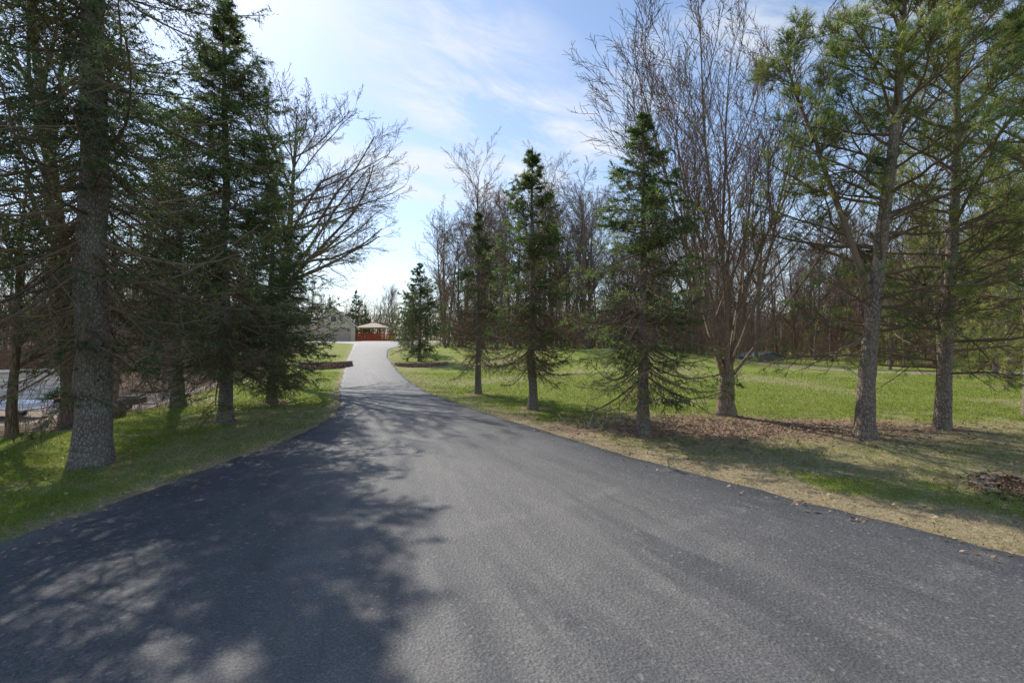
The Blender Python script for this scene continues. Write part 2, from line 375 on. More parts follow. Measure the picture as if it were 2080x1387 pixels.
# ------------------------------------------------------------------ generic solids
class Solid:
    def __init__(s): s.p = []
    def box(s, c, d, rz=0.0, mi=0, rx=0.0, ry=0.0, bev=0.0):
        x, y, z = d[0]/2, d[1]/2, d[2]/2
        k = min(bev, x*0.9, y*0.9, z*0.9)
        if k <= 0:
            V = np.array([[a*x, b*y, e*z] for e in (-1, 1) for a, b in ((-1, -1), (1, -1), (1, 1), (-1, 1))])
            F = [(3, 2, 1, 0), (4, 5, 6, 7), (0, 1, 5, 4), (1, 2, 6, 5), (2, 3, 7, 6), (3, 0, 4, 7)]
        else:
            rings = [(-z, k), (-z+k, 0), (z-k, 0), (z, k)]
            V = []; F = []
            for (zz, q) in rings:
                xx, yy = x-q, y-q
                V += [(-xx+k, -yy, zz), (xx-k, -yy, zz), (xx, -yy+k, zz), (xx, yy-k, zz), (xx-k, yy, zz), (-xx+k, yy, zz), (-xx, yy-k, zz), (-xx, -yy+k, zz)]
            for r in range(3):
                for a in range(8): F.append((r*8+a, r*8+(a+1) % 8, r*8+8+(a+1) % 8, r*8+8+a))
            F += [(7, 2, 1, 0), (7, 6, 3, 2), (6, 5, 4, 3), (24, 25, 26, 31), (31, 26, 27, 30), (30, 27, 28, 29)]
            V = np.array(V)
        M = Matrix.Rotation(rz, 3, 'Z') @ Matrix.Rotation(ry, 3, 'Y') @ Matrix.Rotation(rx, 3, 'X')
        s.p.append((V @ np.array(M).T+np.array(c), np.array(F), mi, 0.)); return s
    def prism(s, poly, a, b_, axis='y', mi=0):
        n = len(poly); V = []
        for t in (a, b_):
            for (u, z) in poly: V.append((u, t, z) if axis == 'y' else (t, u, z))
        F4 = [(k, (k+1) % n, n+(k+1) % n, n+k) for k in range(n)]
        s.p.append((np.array(V), np.array(F4), mi, 0.))
        s.p.append((np.array(V), np.array([list(range(n))[::-1], [n+k for k in range(n)]]), mi, 0.)); return s
    def tube(s, pts, r, S=8, mi=0):
        pts = np.array(pts, float)[None]; rr = np.full((1, pts.shape[1]), r) if np.isscalar(r) else np.array(r)[None]
        V, F = tubes(pts, rr, S); s.p.append((V, F, mi, 0.))
        P = pts.shape[1]
        s.p.append((V, np.array([list(range(S))[::-1], [(P-1)*S+k for k in range(S)]]), mi, 0.)); return s
    def lathe(s, prof, c, axis='x', S=24, mi=0):
        a = np.arange(S)*2*np.pi/S; V = []
        for (r, t) in prof:
            for q in a:
                v = (t, r*np.cos(q), r*np.sin(q)) if axis == 'x' else (r*np.cos(q), t, r*np.sin(q)) if axis == 'y' else (r*np.cos(q), r*np.sin(q), t)
                V.append(np.array(v)+np.array(c))
        n = len(prof); F = [(k*S+q, k*S+(q+1) % S, (k+1)*S+(q+1) % S, (k+1)*S+q) for k in range(n-1) for q in range(S)]
        s.p.append((np.array(V), np.array(F), mi, 0.)); return s
    def mesh(s, name, mats, smooth=False): return build_mesh(name, s.p, mats, smooth)
def empty(name, loc, rz=0.0, **kw):
    o = obj(name, None, None, loc, (0, 0, rz), **kw); o.empty_display_size = 0.3; return o

# ------------------------------------------------------------------ trees
def trunk_mesh(name, pts, rad, mt, seed=0, S=14, flare=0.35):
    rng = np.random.default_rng(seed)
    P = 46; t = np.linspace(0, 1, P)**1.15
    src = np.linspace(0, 1, len(pts))
    p = np.stack([np.interp(t, src, pts[:, k]) for k in range(3)], 1)
    r = np.interp(t, src, rad)
    zz = p[:, 2]
    r = r*(1+flare*np.exp(-np.maximum(zz, 0)/0.22))
    V, F = tubes(p[None], r[None], S)
    Vr = V.reshape(P, S, 3)
    lob = 1+0.10*np.sin(np.arange(S)*2*np.pi/S*4+rng.random()*6)[None, :]*np.exp(-np.maximum(zz, 0)/0.25)[:, None]+rng.normal(size=(P, S))*0.035
    Vr = p[:, None]+(Vr-p[:, None])*lob[..., None]
    return build_mesh(name, [(Vr.reshape(-1, 3), F, 0, 0.5)], [mt])

def make_tree(kind, loc, tm, cm, label, category, group=None, rz=0.0, scale=1.0):
    kw = dict(label=label, category=category)
    if group: kw['group'] = group
    e = empty(kind, loc, rz, **kw); e.scale = (scale,)*3
    obj("trunk", tm, e); obj("crown", cm, e)
    return e

def spruce(h, base, rmax, seed, nwh, r0, mneedle=M_NS, lowlive=0.25, K=7, nlat=16, nsh=6, pr=None, lean=(0, 0), nl=0.05, nw=0.013, per=6, inner=(0.03, 0.5, 1.0), zp=1.0, lv=(0.8, 1.0)):
    rng = np.random.default_rng(seed)
    pts = np.zeros((10, 3)); tt = np.linspace(0, 1, 10); pts[:, 2] = -0.2+(h+0.2)*tt
    pts[1:-1, :2] = rng.normal(size=(8, 2))*0.02*h/6; pts[:, 0] += lean[0]*tt; pts[:, 1] += lean[1]*tt
    rad = r0*(1-tt)**0.85+0.008
    tm = trunk_mesh("spruce_trunk", pts, rad, M_BS, seed)
    zs = np.repeat(base+(h*0.985-base)*np.linspace(0, 1, nwh)**zp, per); zs = zs+rng.normal(size=len(zs))*0.09
    zs = np.clip(zs, base*0.8, h*0.99); u = (zs-base)/(h-base); u = np.clip(u, 0, 1)
    if pr is None: pr = ([0, 0.12, 0.3, 1], [0.8, 0.98, 1, 0.05])
    az = rng.random(len(zs))*2*np.pi
    gap = 1-0.35*(np.sin(az)*np.sin(zs*2.3+seed) > 0.45)
    L = rmax*np.interp(u, *pr)*rng.uniform(0.55, 1.15, len(zs))*gap
    el = np.radians(np.interp(u, [0, 0.5, 0.85, 1], [-18, 0, 28, 60])+rng.normal(size=len(zs))*13)
    d = np.stack([np.cos(az)*np.cos(el), np.sin(az)*np.cos(el), np.sin(el)], 1)
    tz = (zs+0.2)/(h+0.2); p0 = np.stack([np.interp(tz, tt, pts[:, 0]), np.interp(tz, tt, pts[:, 1]), zs], 1)
    mp = grow(p0, d, L, 8, 0.09, 0.0, rng)
    q = np.linspace(0, 1, 8); mp[:, :, 2] += (-0.14*np.sin(q*np.pi)+0.10*q**3)[None, :]*L[:, None]*(1-u)[:, None]
    mr = taper(0.005+0.0075*L, 8, 0.25)
    lp, ld, lr, lt, li = spawn(mp, mr, nlat, 0.08, 0.99, 0.95, rng, True, 0.22)
    kp = rng.random(len(li)) < np.clip(L[li]/rmax*1.25+0.12, 0, 1)
    lp, ld, lr, lt, li = lp[kp], ld[kp], lr[kp], lt[kp], li[kp]
    Ll = (0.36*L[li]*(1.1-lt)**0.8+0.08)*rng.uniform(0.5, 1.2, len(li))
    lpt = grow(lp, ld, Ll, 4, 0.12, -0.05, rng); lrr = taper(np.clip(lr*0.6, 0.0024, 0.005), 4, 0.5)
    pin = np.interp(lt, [0.1, 0.3, 0.6], inner)*np.interp(u[li], [0, 0.15, 0.45, 0.6], [lowlive, lowlive*0.5+lv[0]*0.5, lv[0]*0.5+lv[1]*0.5, 1])
    alive = rng.random(len(li)) < pin
    A = lpt[alive]; ns = nsh
    sp, sd, _, st, si = spawn(A, lrr[alive], ns, 0.05, 1.0, 0.75, rng, True, 0.12)
    la = Ll[alive][si]
    sL = np.clip(la*0.5, 0.06, 0.19)*rng.uniform(0.6, 1.2, len(si))
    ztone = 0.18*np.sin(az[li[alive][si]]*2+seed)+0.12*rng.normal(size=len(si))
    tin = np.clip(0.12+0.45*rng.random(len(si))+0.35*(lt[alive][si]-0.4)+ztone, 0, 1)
    parts = []
    V, F = tubes(mp, mr, 4); parts.append((V, F, 0, np.repeat(rng.random(len(mp)), 32)))
    V, F = tubes(lpt, lrr, 3); parts.append((V, F, 0, np.repeat(rng.random(len(lpt)), 12)))
    B = lpt[~alive]
    if len(B):
        bp_, bd_, br_, bt_, bi_ = spawn(B, lrr[~alive], 6, 0.1, 1.0, 0.8, rng)
        bb = grow(bp_, bd_, 0.16*rng.uniform(0.4, 1.3, len(bi_)), 3, 0.15, -0.05, rng)
        V, F = tubes(bb, taper(np.full(len(bb), 0.0026), 3, 0.6), 3); parts.append((V, F, 0, np.repeat(rng.random(len(bb)), 9)))
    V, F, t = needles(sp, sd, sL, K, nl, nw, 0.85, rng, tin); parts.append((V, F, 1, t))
    e0, e1 = along(A, np.tile([0.15, 0.5, 0.85], (len(A), 1)))
    e0 = e0.reshape(-1, 3); e1 = e1.reshape(-1, 3); eL = np.repeat(Ll[alive]*0.3, 3); et = rng.random(len(e0))*0.7
    V, F, t = needles(e0, e1, eL, K, nl, nw, 0.85, rng, et); parts.append((V, F, 1, t))
    hi = u > 0.3
    f0, f1 = along(mp[hi], np.tile([0.55, 0.66, 0.77, 0.88, 0.97], (hi.sum(), 1)))
    f0 = f0.reshape(-1, 3); f1 = f1.reshape(-1, 3); fL = np.repeat(L[hi]*0.11+0.03, 5)
    V, F, t = needles(f0, f1, fL, K, nl, nw, 0.85, rng); parts.append((V, F, 1, t))
    k = 30; lp0 = np.tile(pts[-1], (k, 1)); lp0[:, 2] -= np.linspace(0, 0.5, k)
    V, F, t = needles(lp0, np.tile([0, 0, 1.], (k, 1)), np.full(k, 0.1), 8, nl, nw, 0.9, rng); parts.append((V, F, 1, t))
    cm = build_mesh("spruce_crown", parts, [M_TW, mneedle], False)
    return tm, cm

def pine(pts, r0, seed, nm, zlo, Lmax, tuft_lo, mneedle=M_NP, K=22, ntip=6, nl=0.14, fork=True, nlat=11):
    rng = np.random.default_rng(seed)
    pts = np.array(pts, float); h = pts[-1, 2]
    s = np.linspace(0, 1, 14); src = np.linspace(0, 1, len(pts))
    P = np.stack([np.interp(s, src, pts[:, k]) for k in range(3)], 1)
    for _ in range(2): P[1:-1] = (P[:-2]+2*P[1:-1]+P[2:])/4
    rad = r0*(1-s)**0.75+0.012
    tm = trunk_mesh("pine_trunk", P, rad, M_BP, seed, flare=0.2)
    t = np.linspace((zlo)/h, 0.99, nm); t = np.clip(t+rng.normal(size=nm)*0.012, 0, 0.995)
    p0, T = along(P[None], t[None]); p0 = p0[0]
    u = (t-t[0])/(1-t[0])
    L = Lmax*np.interp(u, [0, 0.25, 0.6, 1], [0.8, 1, 0.9, 0.25])*rng.uniform(0.6, 1.1, nm)
    az = rng.random(nm)*2*np.pi; el = np.radians(np.interp(u, [0, 0.4, 1], [2, 18, 55])+rng.normal(size=nm)*12)
    d = np.stack([np.cos(az)*np.cos(el), np.sin(az)*np.cos(el), np.sin(el)], 1)
    mp = grow(p0, d, L, 8, 0.13, 0.045, rng); mr = taper(0.009+0.011*L, 8, 0.25)
    if fork:
        nf_ = 13
        fp, fT = along(P[None], np.array([[0.33]])); fd = np.array([[-0.26, 0.1, 1.0]])
        fk = grow(fp[0], fd, np.array([h*0.62]), 8, 0.06, 0.02, rng); fr = taper(np.array([r0*0.45]), 8, 0.2)
        k2, kd, kr, kt, ki = spawn(fk, fr, nf_, 0.2, 1, 0.9, rng)
        kL = Lmax*0.8*rng.uniform(0.5, 1, nf_)*(1.3-kt)
        fm = grow(k2, kd, kL, 8, 0.12, 0.05, rng)
        mp = np.concatenate([mp, fm]); mr = np.concatenate([mr, taper(0.008+0.010*kL, 8, 0.25)]); L = np.concatenate([L, kL]); u = np.concatenate([u, 0.15+0.6*kt])
    lp, ld, lr, lt, li = spawn(mp, mr, nlat, 0.25, 0.99, 0.85, rng)
    Ll = (0.42*L[li]*(1.15-lt))*rng.uniform(0.6, 1.1, len(li))+0.12
    lpt = grow(lp, ld, Ll, 5, 0.13, 0.06, rng); lrr = taper(np.minimum(lr*0.55, 0.010), 5, 0.35)
    sp, sd, sr, st, si = spawn(lpt, lrr, ntip, 0.3, 1.0, 0.7, rng)
    sL = 0.17*rng.uniform(0.6, 1.6, len(si)); stt = grow(sp, sd, sL, 3, 0.1, 0.12, rng)
    live = rng.random(len(si)) < np.interp(u[li[si]], [0, 0.2, 0.45, 0.7], [tuft_lo, tuft_lo+0.12, 0.7, 0.97])*np.interp(lt[si], [0.25, 0.6], [0.3, 1])
    parts = []
    for a, b_, S in ((mp, mr, 5), (lpt, lrr, 4), (stt, taper(np.full(len(stt), 0.0042), 3, 0.6), 3)):
        V, F = tubes(a, b_, S); parts.append((V, F, 0, 0.3))
    if fork:
        V, F = tubes(fk, fr, 8); parts.append((V, F, 0, 0.6))
    q = stt[live]; tn = np.clip(rng.random(len(q))*0.75+0.25*np.sin(li[si][live]*1.7)+0.15, 0, 1)
    V, F, t = needles(q[:, 1], nrm(q[:, 2]-q[:, 1]+1e-6), sL[live]*0.6, K, nl, 0.0085, 0.8, rng, tn); parts.append((V, F, 1, t))
    hh = u > 0.15
    e0, e1 = along(mp[hh], np.tile([0.85, 0.97], (hh.sum(), 1)))
    V, F, t = needles(e0.reshape(-1, 3), e1.reshape(-1, 3), np.full(hh.sum()*2, 0.12), K, nl, 0.0085, 0.8, rng); parts.append((V, F, 1, t))
    cm = build_mesh("pine_crown", parts, [M_TW, mneedle], False)
    return tm, cm

def bare(stems, srad, levels, seed, mtw, mbk, trunk=None, trad=None, rmin=0.005):
    rng = np.random.default_rng(seed)
    parts = []; cur, cr = stems, srad
    Lc = np.linalg.norm(np.diff(cur, axis=1), axis=2).sum(1)
    if trunk is not None:
        V, F = tubes(cur, cr, 8); parts.append((V, F, 1, 0.3))
    for k, lv in enumerate(levels):
        p, d, r, t, ix = spawn(cur, cr, lv['n'], lv.get('t0', 0.25), 1.0, lv['a'], rng)
        if 'bias' in lv: d = nrm(d+np.array(lv['bias'])*rng.random((len(d), 1)))
        L = Lc[ix]*lv['r']*(1.15-0.6*t)*rng.uniform(0.6, 1.2, len(ix))
        P = lv.get('P', 5)
        c = grow(p, d, L, P, lv.get('w', 0.12), lv.get('up', 0.05), rng)
        rr = np.maximum(r*lv.get('rr', 0.6), rmin)
        rd = np.maximum(taper(rr, P, 0.25), rmin*0.6)
        S = 5 if k == 0 else 3
        V, F = tubes(c, rd, S); parts.append((V, F, 0 if k > 0 else 1, np.repeat(rng.random(len(c)), P*S)))
        cur, cr, Lc = c, rd, L
    cm = build_mesh("bare_crown", parts, [mtw, mbk], False)
    if trunk is None:
        tm = trunk_mesh("bare_trunk", stems[0], srad[0], mbk, seed, 10, 0.3)
    else:
        tm = trunk_mesh("bare_trunk", trunk, trad, mbk, seed, 14, 0.35)
    return tm, cm

SPG = "spruces lining the driveway"
def place_spruce(x, y, label, args, rz=0.0):
    tm, cm = spruce(**args)
    return make_tree("spruce_tree", (x, y, hz(x, y)), tm, cm, label, "tree", SPG, rz)

place_spruce(-5.65, 6.5, "tall old spruce with thick scaly trunk on the shaded lawn",
    dict(h=12.5, base=1.75, rmax=2.35, seed=1, nwh=50, per=7, r0=0.205, lowlive=0.25, nlat=20, nsh=6, pr=([0, 0.1, 0.35, 1], [0.75, 1, 1, 0.05]), inner=(0.2, 0.85, 1), lv=(0.9, 1), nw=0.014))
place_spruce(-8.6, 7.0, "dense dark green spruce at the edge of the lawn",
    dict(h=11, base=2.4, rmax=2.1, seed=2, nwh=34, r0=0.15, lowlive=0.3, nlat=16, nsh=6))
place_spruce(-5.9, 9.95, "tall pointed spruce beside the driveway",
    dict(h=8.6, base=1.4, rmax=2.15, seed=3, nwh=46, per=7, r0=0.125, lowlive=0.45, nlat=20, nsh=6, pr=([0, 0.1, 0.35, 0.65, 1], [0.8, 1, 0.95, 0.6, 0.05]), inner=(0.15, 0.75, 1), lv=(0.8, 1)))
place_spruce(-6.55, 13.2, "smaller bushy spruce beside the driveway",
    dict(h=6.0, base=0.95, rmax=1.95, seed=4, nwh=34, per=7, r0=0.115, lowlive=0.65, nlat=18, nsh=6, inner=(0.1, 0.6, 1)))
place_spruce(-8.7, 12.6, "brown-trunked spruce behind the lawn edge",
    dict(h=7.2, base=1.9, rmax=1.8, seed=14, nwh=28, r0=0.15, lowlive=0.15, nlat=13, nsh=6, lv=(0.4, 0.7)))
place_spruce(-1.06, 15.3, "slender sparse spruce on the sunny lawn",
    dict(h=5.7, base=1.2, rmax=1.5, seed=5, nwh=28, r0=0.10, lowlive=0.08, nlat=14, nsh=6, inner=(0.02, 0.4, 0.9), pr=([0, 0.25, 0.5, 0.75, 1], [0.8, 1, 0.6, 0.32, 0.05]), lv=(0.3, 0.7)))
place_spruce(0.5, 11.8, "upright spruce with drooping lower boughs on the lawn",
    dict(h=6.3, base=1.2, rmax=1.55, seed=6, nwh=36, r0=0.105, mneedle=M_NS2, lowlive=0.15, nlat=16, nsh=6, inner=(0.02, 0.45, 1), pr=([0, 0.15, 0.5, 0.8, 1], [0.85, 1, 0.66, 0.36, 0.05]), lv=(0.5, 0.85)))
place_spruce(2.28, 8.4, "open-branched spruce with bare brown lower boughs",
    dict(h=5.55, base=1.15, rmax=1.75, seed=7, nwh=30, r0=0.10, mneedle=M_NS2, lowlive=0.4, nlat=16, nsh=6, inner=(0.02, 0.4, 0.95), pr=([0, 0.15, 0.45, 0.75, 1], [0.95, 1, 0.68, 0.35, 0.05]), lv=(0.45, 0.8)))
place_spruce(-5.9, 31, "dark compact spruce at the driveway bend",
    dict(h=6.2, base=0.9, rmax=2.3, seed=8, nwh=24, r0=0.12, lowlive=0.6, nlat=13, nsh=5, nl=0.08, nw=0.025))
place_spruce(-7.6, 37, "dark compact spruce at the driveway bend",
    dict(h=5.2, base=0.9, rmax=2.0, seed=9, nwh=20, r0=0.11, lowlive=0.6, nlat=11, nsh=5, nl=0.08, nw=0.025))

PG = "long-needled pines on the lawn"
tm, cm = pine([(0, 0, -0.2), (0.03, 0, 1), (0.15, 0, 2.2), (0.35, 0.05, 3.6), (0.55, 0, 5.2), (0.75, 0.1, 7), (0.8, 0.1, 9)], 0.135, 21, 72, 2.0, 2.2, 0.1)
make_tree("pine_tree", (5.97, 8.2, hz(5.97, 8.2)), tm, cm, "leaning forked pine with long yellow-green needles on mulch", "tree", PG)
tm, cm = pine([(0, 0, -0.2), (0.03, 0, 1), (0.12, 0, 2.2), (0.25, 0.05, 3.6), (0.3, 0, 5.2), (0.35, 0.1, 7), (0.4, 0.1, 9)], 0.12, 22, 70, 1.7, 2.4, 0.4, fork=False)
make_tree("pine_tree", (8.05, 9.05, hz(8.05, 9.05)), tm, cm, "bushy pine with long needles standing on the lawn", "tree", PG)
tm, cm = pine([(0, 0, -0.2), (0.05, 0, 2), (0.0, 0.1, 4), (0.1, 0, 6.5), (0.1, 0.1, 8.5)], 0.14, 23, 58, 1.3, 2.7, 0.65, fork=False, K=20, ntip=6)
make_tree("pine_tree", (11.4, 10.6, hz(11.4, 10.6)), tm, cm, "full pine with low sweeping boughs", "tree", PG)
for (x, y, s, r) in ((15.5, 14.5, 0.85, 1.0), (18.5, 18, 0.8, 2.6), (24.5, 24.5, 0.8, 4.1), (21.5, 27.5, 0.6, 0.5)):
    make_tree("pine_tree", (x, y, hz(x, y)), tm, cm, "full pine at the woodland edge with low boughs", "tree", "pines at the woodland edge", r, s)

# maple, multi-stemmed
rng = np.random.default_rng(33)
ns = 12; az = np.arange(ns)*2*np.pi*0.618+rng.normal(size=ns)*0.2; el = np.radians(np.linspace(54, 86, ns))
p0 = np.stack([np.cos(az)*0.07, np.sin(az)*0.07, rng.uniform(0.75, 1.15, ns)], 1)
d = np.stack([np.cos(az)*np.cos(el), np.sin(az)*np.cos(el), np.sin(el)], 1)
stems = grow(p0, d, rng.uniform(5.8, 7.8, ns), 10, 0.05, 0.045, rng)
srad = taper(rng.uniform(0.040, 0.070, ns), 10, 0.12)
tk = np.array([(0, 0, -0.2), (0, 0, 0.3), (0.02, 0, 0.8), (0.02, 0, 1.25)])
tm, cm = bare(stems, srad, [dict(n=16, a=0.52, r=0.42, up=0.06, w=0.08, P=7, t0=0.2, rr=0.45), dict(n=11, a=0.55, r=0.42, up=0.05, w=0.1, P=4, rr=0.5), dict(n=6, a=0.6, r=0.5, up=0.05, w=0.12, P=3, rr=0.6)], 32, M_TWM, M_BM, tk, np.array([0.20, 0.165, 0.16, 0.12]), rmin=0.0054)
make_tree("maple_tree", (4.78, 10.8, hz(4.78, 10.8)), tm, cm, "bare multi-stemmed maple fanning upward from a short trunk", "tree")

# big arching bare tree
tk = np.array([(0, 0, -0.3), (0.1, 0, 2), (0.1, 0.1, 4), (0.4, 0.1, 6), (0.6, 0, 8.2), (0.7, 0, 10.0)])[None]
tr = np.array([[0.26, 0.22, 0.18, 0.13, 0.08, 0.03]])
LV = [dict(n=28, a=1.0, r=0.68, up=0.01, w=0.09, P=10, t0=0.35, rr=0.42, bias=(0.75, -0.1, 0.15)), dict(n=13, a=0.6, r=0.38, up=0.02, w=0.12, P=6, rr=0.45, t0=0.15), dict(n=8, a=0.6, r=0.45, up=0.02, w=0.14, P=4, rr=0.5), dict(n=4, a=0.6, r=0.5, up=0.0, w=0.15, P=3, rr=0.6)]
tm, cm = bare(tk, tr, LV, 41, M_TWG, M_BD, rmin=0.0072)
make_tree("bare_tree", (-9.9, 20.5, hz(-9.9, 20.5)), tm, cm, "large leafless tree with arching spreading branches", "tree")

def bare_variant(h, r, seed, mtw=M_TWW, mbk=M_BW, n=16, a=0.75, rmin=0.009, lean=0.3, t0=0.3, c=(8, 7)):
    rg = np.random.default_rng(seed)
    tk = grow(np.array([[0, 0, -0.3]]), np.array([[rg.normal()*0.05, rg.normal()*0.05, 1]]), [h+0.3], 12, 0.035*lean*3, 0.03, rg)
    tr = (r*np.linspace(1, 0.0, 12)**0.8+0.012)[None]
    lv = [dict(n=n, a=a, r=0.36, up=0.10, w=0.10, P=6, t0=t0, rr=0.45), dict(n=c[0], a=0.65, r=0.42, up=0.06, w=0.12, P=4, rr=0.5, t0=0.15), dict(n=c[1], a=0.65, r=0.48, up=0.04, w=0.12, P=3, rr=0.55, t0=0.1)]
    return bare(tk, tr, lv, seed+1, mtw, mbk, rmin=rmin)
for (x, y, h, r, sd, lb) in ((-9.0, 9.95, 9.5, 0.20, 51, "thick dark-barked leafless tree by the woodland edge"),
                             (-8.6, 8.35, 4.2, 0.07, 55, "thin leaning leafless tree at the lawn edge"),
                             (-12.5, 13.5, 9, 0.11, 59, "slim leafless tree beside the gravel yard"), (-14.5, 17.5, 11, 0.13, 63, "slim leafless tree beside the gravel yard")):
    tm, cm = bare_variant(h, r, sd, M_TWG, M_BD, 20, rmin=0.0045)
    make_tree("bare_tree", (x, y, hz(x, y)), tm, cm, lb, "tree")

variants = [bare_variant(h, r, 100+3*k, M_TWW if k != 4 else M_TWG, M_BW, 24, a, 0.012, t0=t0, c=(9, 9)) for k, (h, r, a, t0) in enumerate(
    ((14, 0.17, 0.6, 0.3), (12.5, 0.13, 0.7, 0.22), (15, 0.2, 0.65, 0.3), (11, 0.10, 0.5, 0.2), (13, 0.14, 0.85, 0.25), (9, 0.07, 0.5, 0.12)))]
rng = np.random.default_rng(77)
pl = []
def tryp(x, y, dmin):
    for (a, b_) in pl:
        if (a-x)**2+(b_-y)**2 < dmin*dmin: return False
    pl.append((x, y)); return True
def scatter(n, fx, fy, ok, dmin, smin, smax, vs):
    c = 0; k = 0
    while c < n and k < n*60:
        k += 1
        y = rng.uniform(*fy); x = rng.uniform(*fx)
        if abs(x) > y*1.12+3: continue
        if not ok(x, y) or not tryp(x, y, dmin): continue
        v = variants[vs[rng.integers(len(vs))]]
        make_tree("bare_tree", (x, y, hz(x, y)), v[0], v[1], "slender leafless woodland tree among leaf litter", "tree", "bare trees of the woodland", rng.random()*6.28, rng.uniform(smin, smax))
        c += 1
okR = lambda x, y: y > YLIM(x)+1.6 and x > XR(y)+3.5 and not (18.5 < x < 24 and y < 43)
scatter(28, (-8, 8), (43, 54), okR, 1.5, 0.92, 1.15, [0, 1, 2, 4])
scatter(90, (4, 60), (24, 60), okR, 1.4, 0.7, 1.0, [0, 1, 2, 3, 4, 5])
scatter(35, (-8, 70), (60, 85), okR, 2.2, 0.8, 1.1, [0, 1, 2, 4])
okL = lambda x, y: (XL(y)-x) > (7 if y > 33 else 15) and math.hypot(x+35, y-30) > 8 and not (y < 34 and (XL(y)-x) < 24 and y > 18 and x > -31) and not (x > -40 and y > 60) and not (abs(x) > 0.86*y and y < 31)
scatter(55, (-75, -12), (14, 85), okL, 1.8, 0.75, 1.05, [0, 1, 2, 3, 4, 5])
scatter(40, (-70, 0), (95, 130), lambda x, y: not (x > -44 and x < -16 and y < 112), 3.0, 0.75, 1.0, [0, 1, 2, 4])

def stems_obj(name, xs, ys, hmin, hmax, r, kids, label, mt, seed, P=5, ksz=0.35, kids2=0):
    rg = np.random.default_rng(seed); n = len(xs)
    p0 = np.stack([xs, ys, H(xs, ys)-0.05], 1); d = np.stack([rg.normal(size=n)*0.22, rg.normal(size=n)*0.22, np.ones(n)], 1)
    L = rg.uniform(hmin, hmax, n); pts = grow(p0, d, L, P, 0.09, 0.02, rg)
    rr = taper(r*rg.uniform(0.5, 1.3, n), P, 0.25); tn = rg.random(n)
    parts = [(*tubes(pts, rr, 3), 0, np.repeat(tn, P*3))]
    p, dd, r2, t, ix = spawn(pts, rr, kids, 0.15, 1, 0.6, rg)
    Lk = L[ix]*ksz*(1.2-t)
    c = grow(p, dd, Lk, 3, 0.15, 0.08, rg); cr = taper(np.maximum(r2*0.5, r*0.25), 3, 0.5)
    parts.append((*tubes(c, cr, 3), 0, np.repeat(tn[ix], 9)))
    if kids2:
        p, dd, r3, t, i2 = spawn(c, cr, kids2, 0.2, 1, 0.7, rg)
        c2 = grow(p, dd, Lk[i2]*0.5, 2, 0.1, 0.05, rg)
        parts.append((*tubes(c2, taper(np.full(len(c2), r*0.25), 2, 0.6), 3), 0, np.repeat(tn[ix[i2]], 6)))
    obj(name, build_mesh(name, parts, [mt], False), kind="stuff", label=label, category="woodland")
rg = np.random.default_rng(9)
def pts_in(n, fx, fy, ok):
    x = rg.uniform(*fx, n*10); y = rg.uniform(*fy, n*10); k = ok(x, y) & (np.abs(x) < y*1.15+4)
    return x[k][:n], y[k][:n]
x, y = pts_in(6200, (-10, 75), (24, 75), lambda x, y: (y > YLIM(x)+1.5) & (x > XR(y)+4) & ~((x > 18.8) & (x < 23.5) & (y < 42)))
stems_obj("undergrowth", x, y, 0.7, 5.5, 0.018, 7, "tangled leafless brush under the woodland trees", M_BR, 1, kids2=3)
x, y = pts_in(3000, (-80, -10), (13, 75), lambda x, y: ((XL(y)-x) > np.where(y > 33, 5.5, 14)) & (np.hypot(x+35, y-31) > 7) & ~((x > -40) & (y > 58)) & ~((x > -31) & (y < 32) & (y > 19)) & ~((np.abs(x) > 0.86*y) & (y < 31)))
stems_obj("undergrowth", x, y, 0.8, 4.5, 0.015, 7, "tangled leafless brush beside the gravel yard", M_BR, 2, kids2=3)
x, y = pts_in(700, (-13, -8), (9, 33), lambda x, y: ((XL(y)-x) > 4.6) & ((XL(y)-x) < 6.4))
stems_obj("undergrowth", x[:300], y[:300], 0.3, 1.3, 0.005, 7, "low twiggy brush along the lawn edge", M_TWG, 3)
x, y = pts_in(5200, (-170, 170), (84, 190), lambda x, y: ~((x > -50) & (x < -14) & (y < 118)))
stems_obj("distant_wood", x, y, 4, 13, 0.08, 9, "distant leafless wood seen as one brown mass", M_BR, 4, kids2=2)

tmf, cmf = spruce(h=9, base=0.8, rmax=2.3, seed=61, nwh=26, r0=0.14, lowlive=0.7, K=6, nlat=12, nsh=5, nl=0.12, nw=0.04)
for (x, y, s, r) in ((-38, 101, 1.0, 0), (-33.5, 104, 1.2, 1), (-46, 96, 1.1, 2), (-30, 99, 0.8, 3), (27, 34, 0.7, 1.5), (31, 33, 0.8, 4), (33.5, 30.5, 0.65, 3), (12, 52, 0.75, 2.2), (40, 36, 0.9, 5)):
    make_tree("spruce_tree", (x, y, hz(x, y)), tmf, cmf, "dark evergreen standing among leafless woodland trees", "tree", "dark evergreens in the wood", r, s)

# ------------------------------------------------------------------ grass blades, leaves
rg = np.random.default_rng(5)
n = 520000
D = 2.6*np.exp(rg.random(n)*math.log(24/2.6)); A = rg.uniform(-1.2, 1.2, n)
x = D*A; y = D
s1 = XL(y)-x; s2 = x-XR(y)
ok = ((s1 > 0.0) | (s2 > 0.0)) & (s1 < 7)
ok |= ((s1 > -0.10) & (s1 <= 0) | (s2 > -0.10) & (s2 <= 0)) & (rg.random(n) < 0.6)
x, y, D = x[ok], y[ok], D[ok]
lit_, mul_, gr_, st_ = zones(x, y)
keep = rg.random(len(x)) > np.clip(lit_*0.97+gr_*0.9+mul_*0.75, 0, 0.985)
x, y, D, st_, mul_ = x[keep], y[keep], D[keep], st_[keep], mul_[keep]
n = len(x); z = H(x, y)-0.005
patch = vnoise(x, y, 2.0, 21)*0.5+vnoise(x, y, 7.0, 22)*0.5
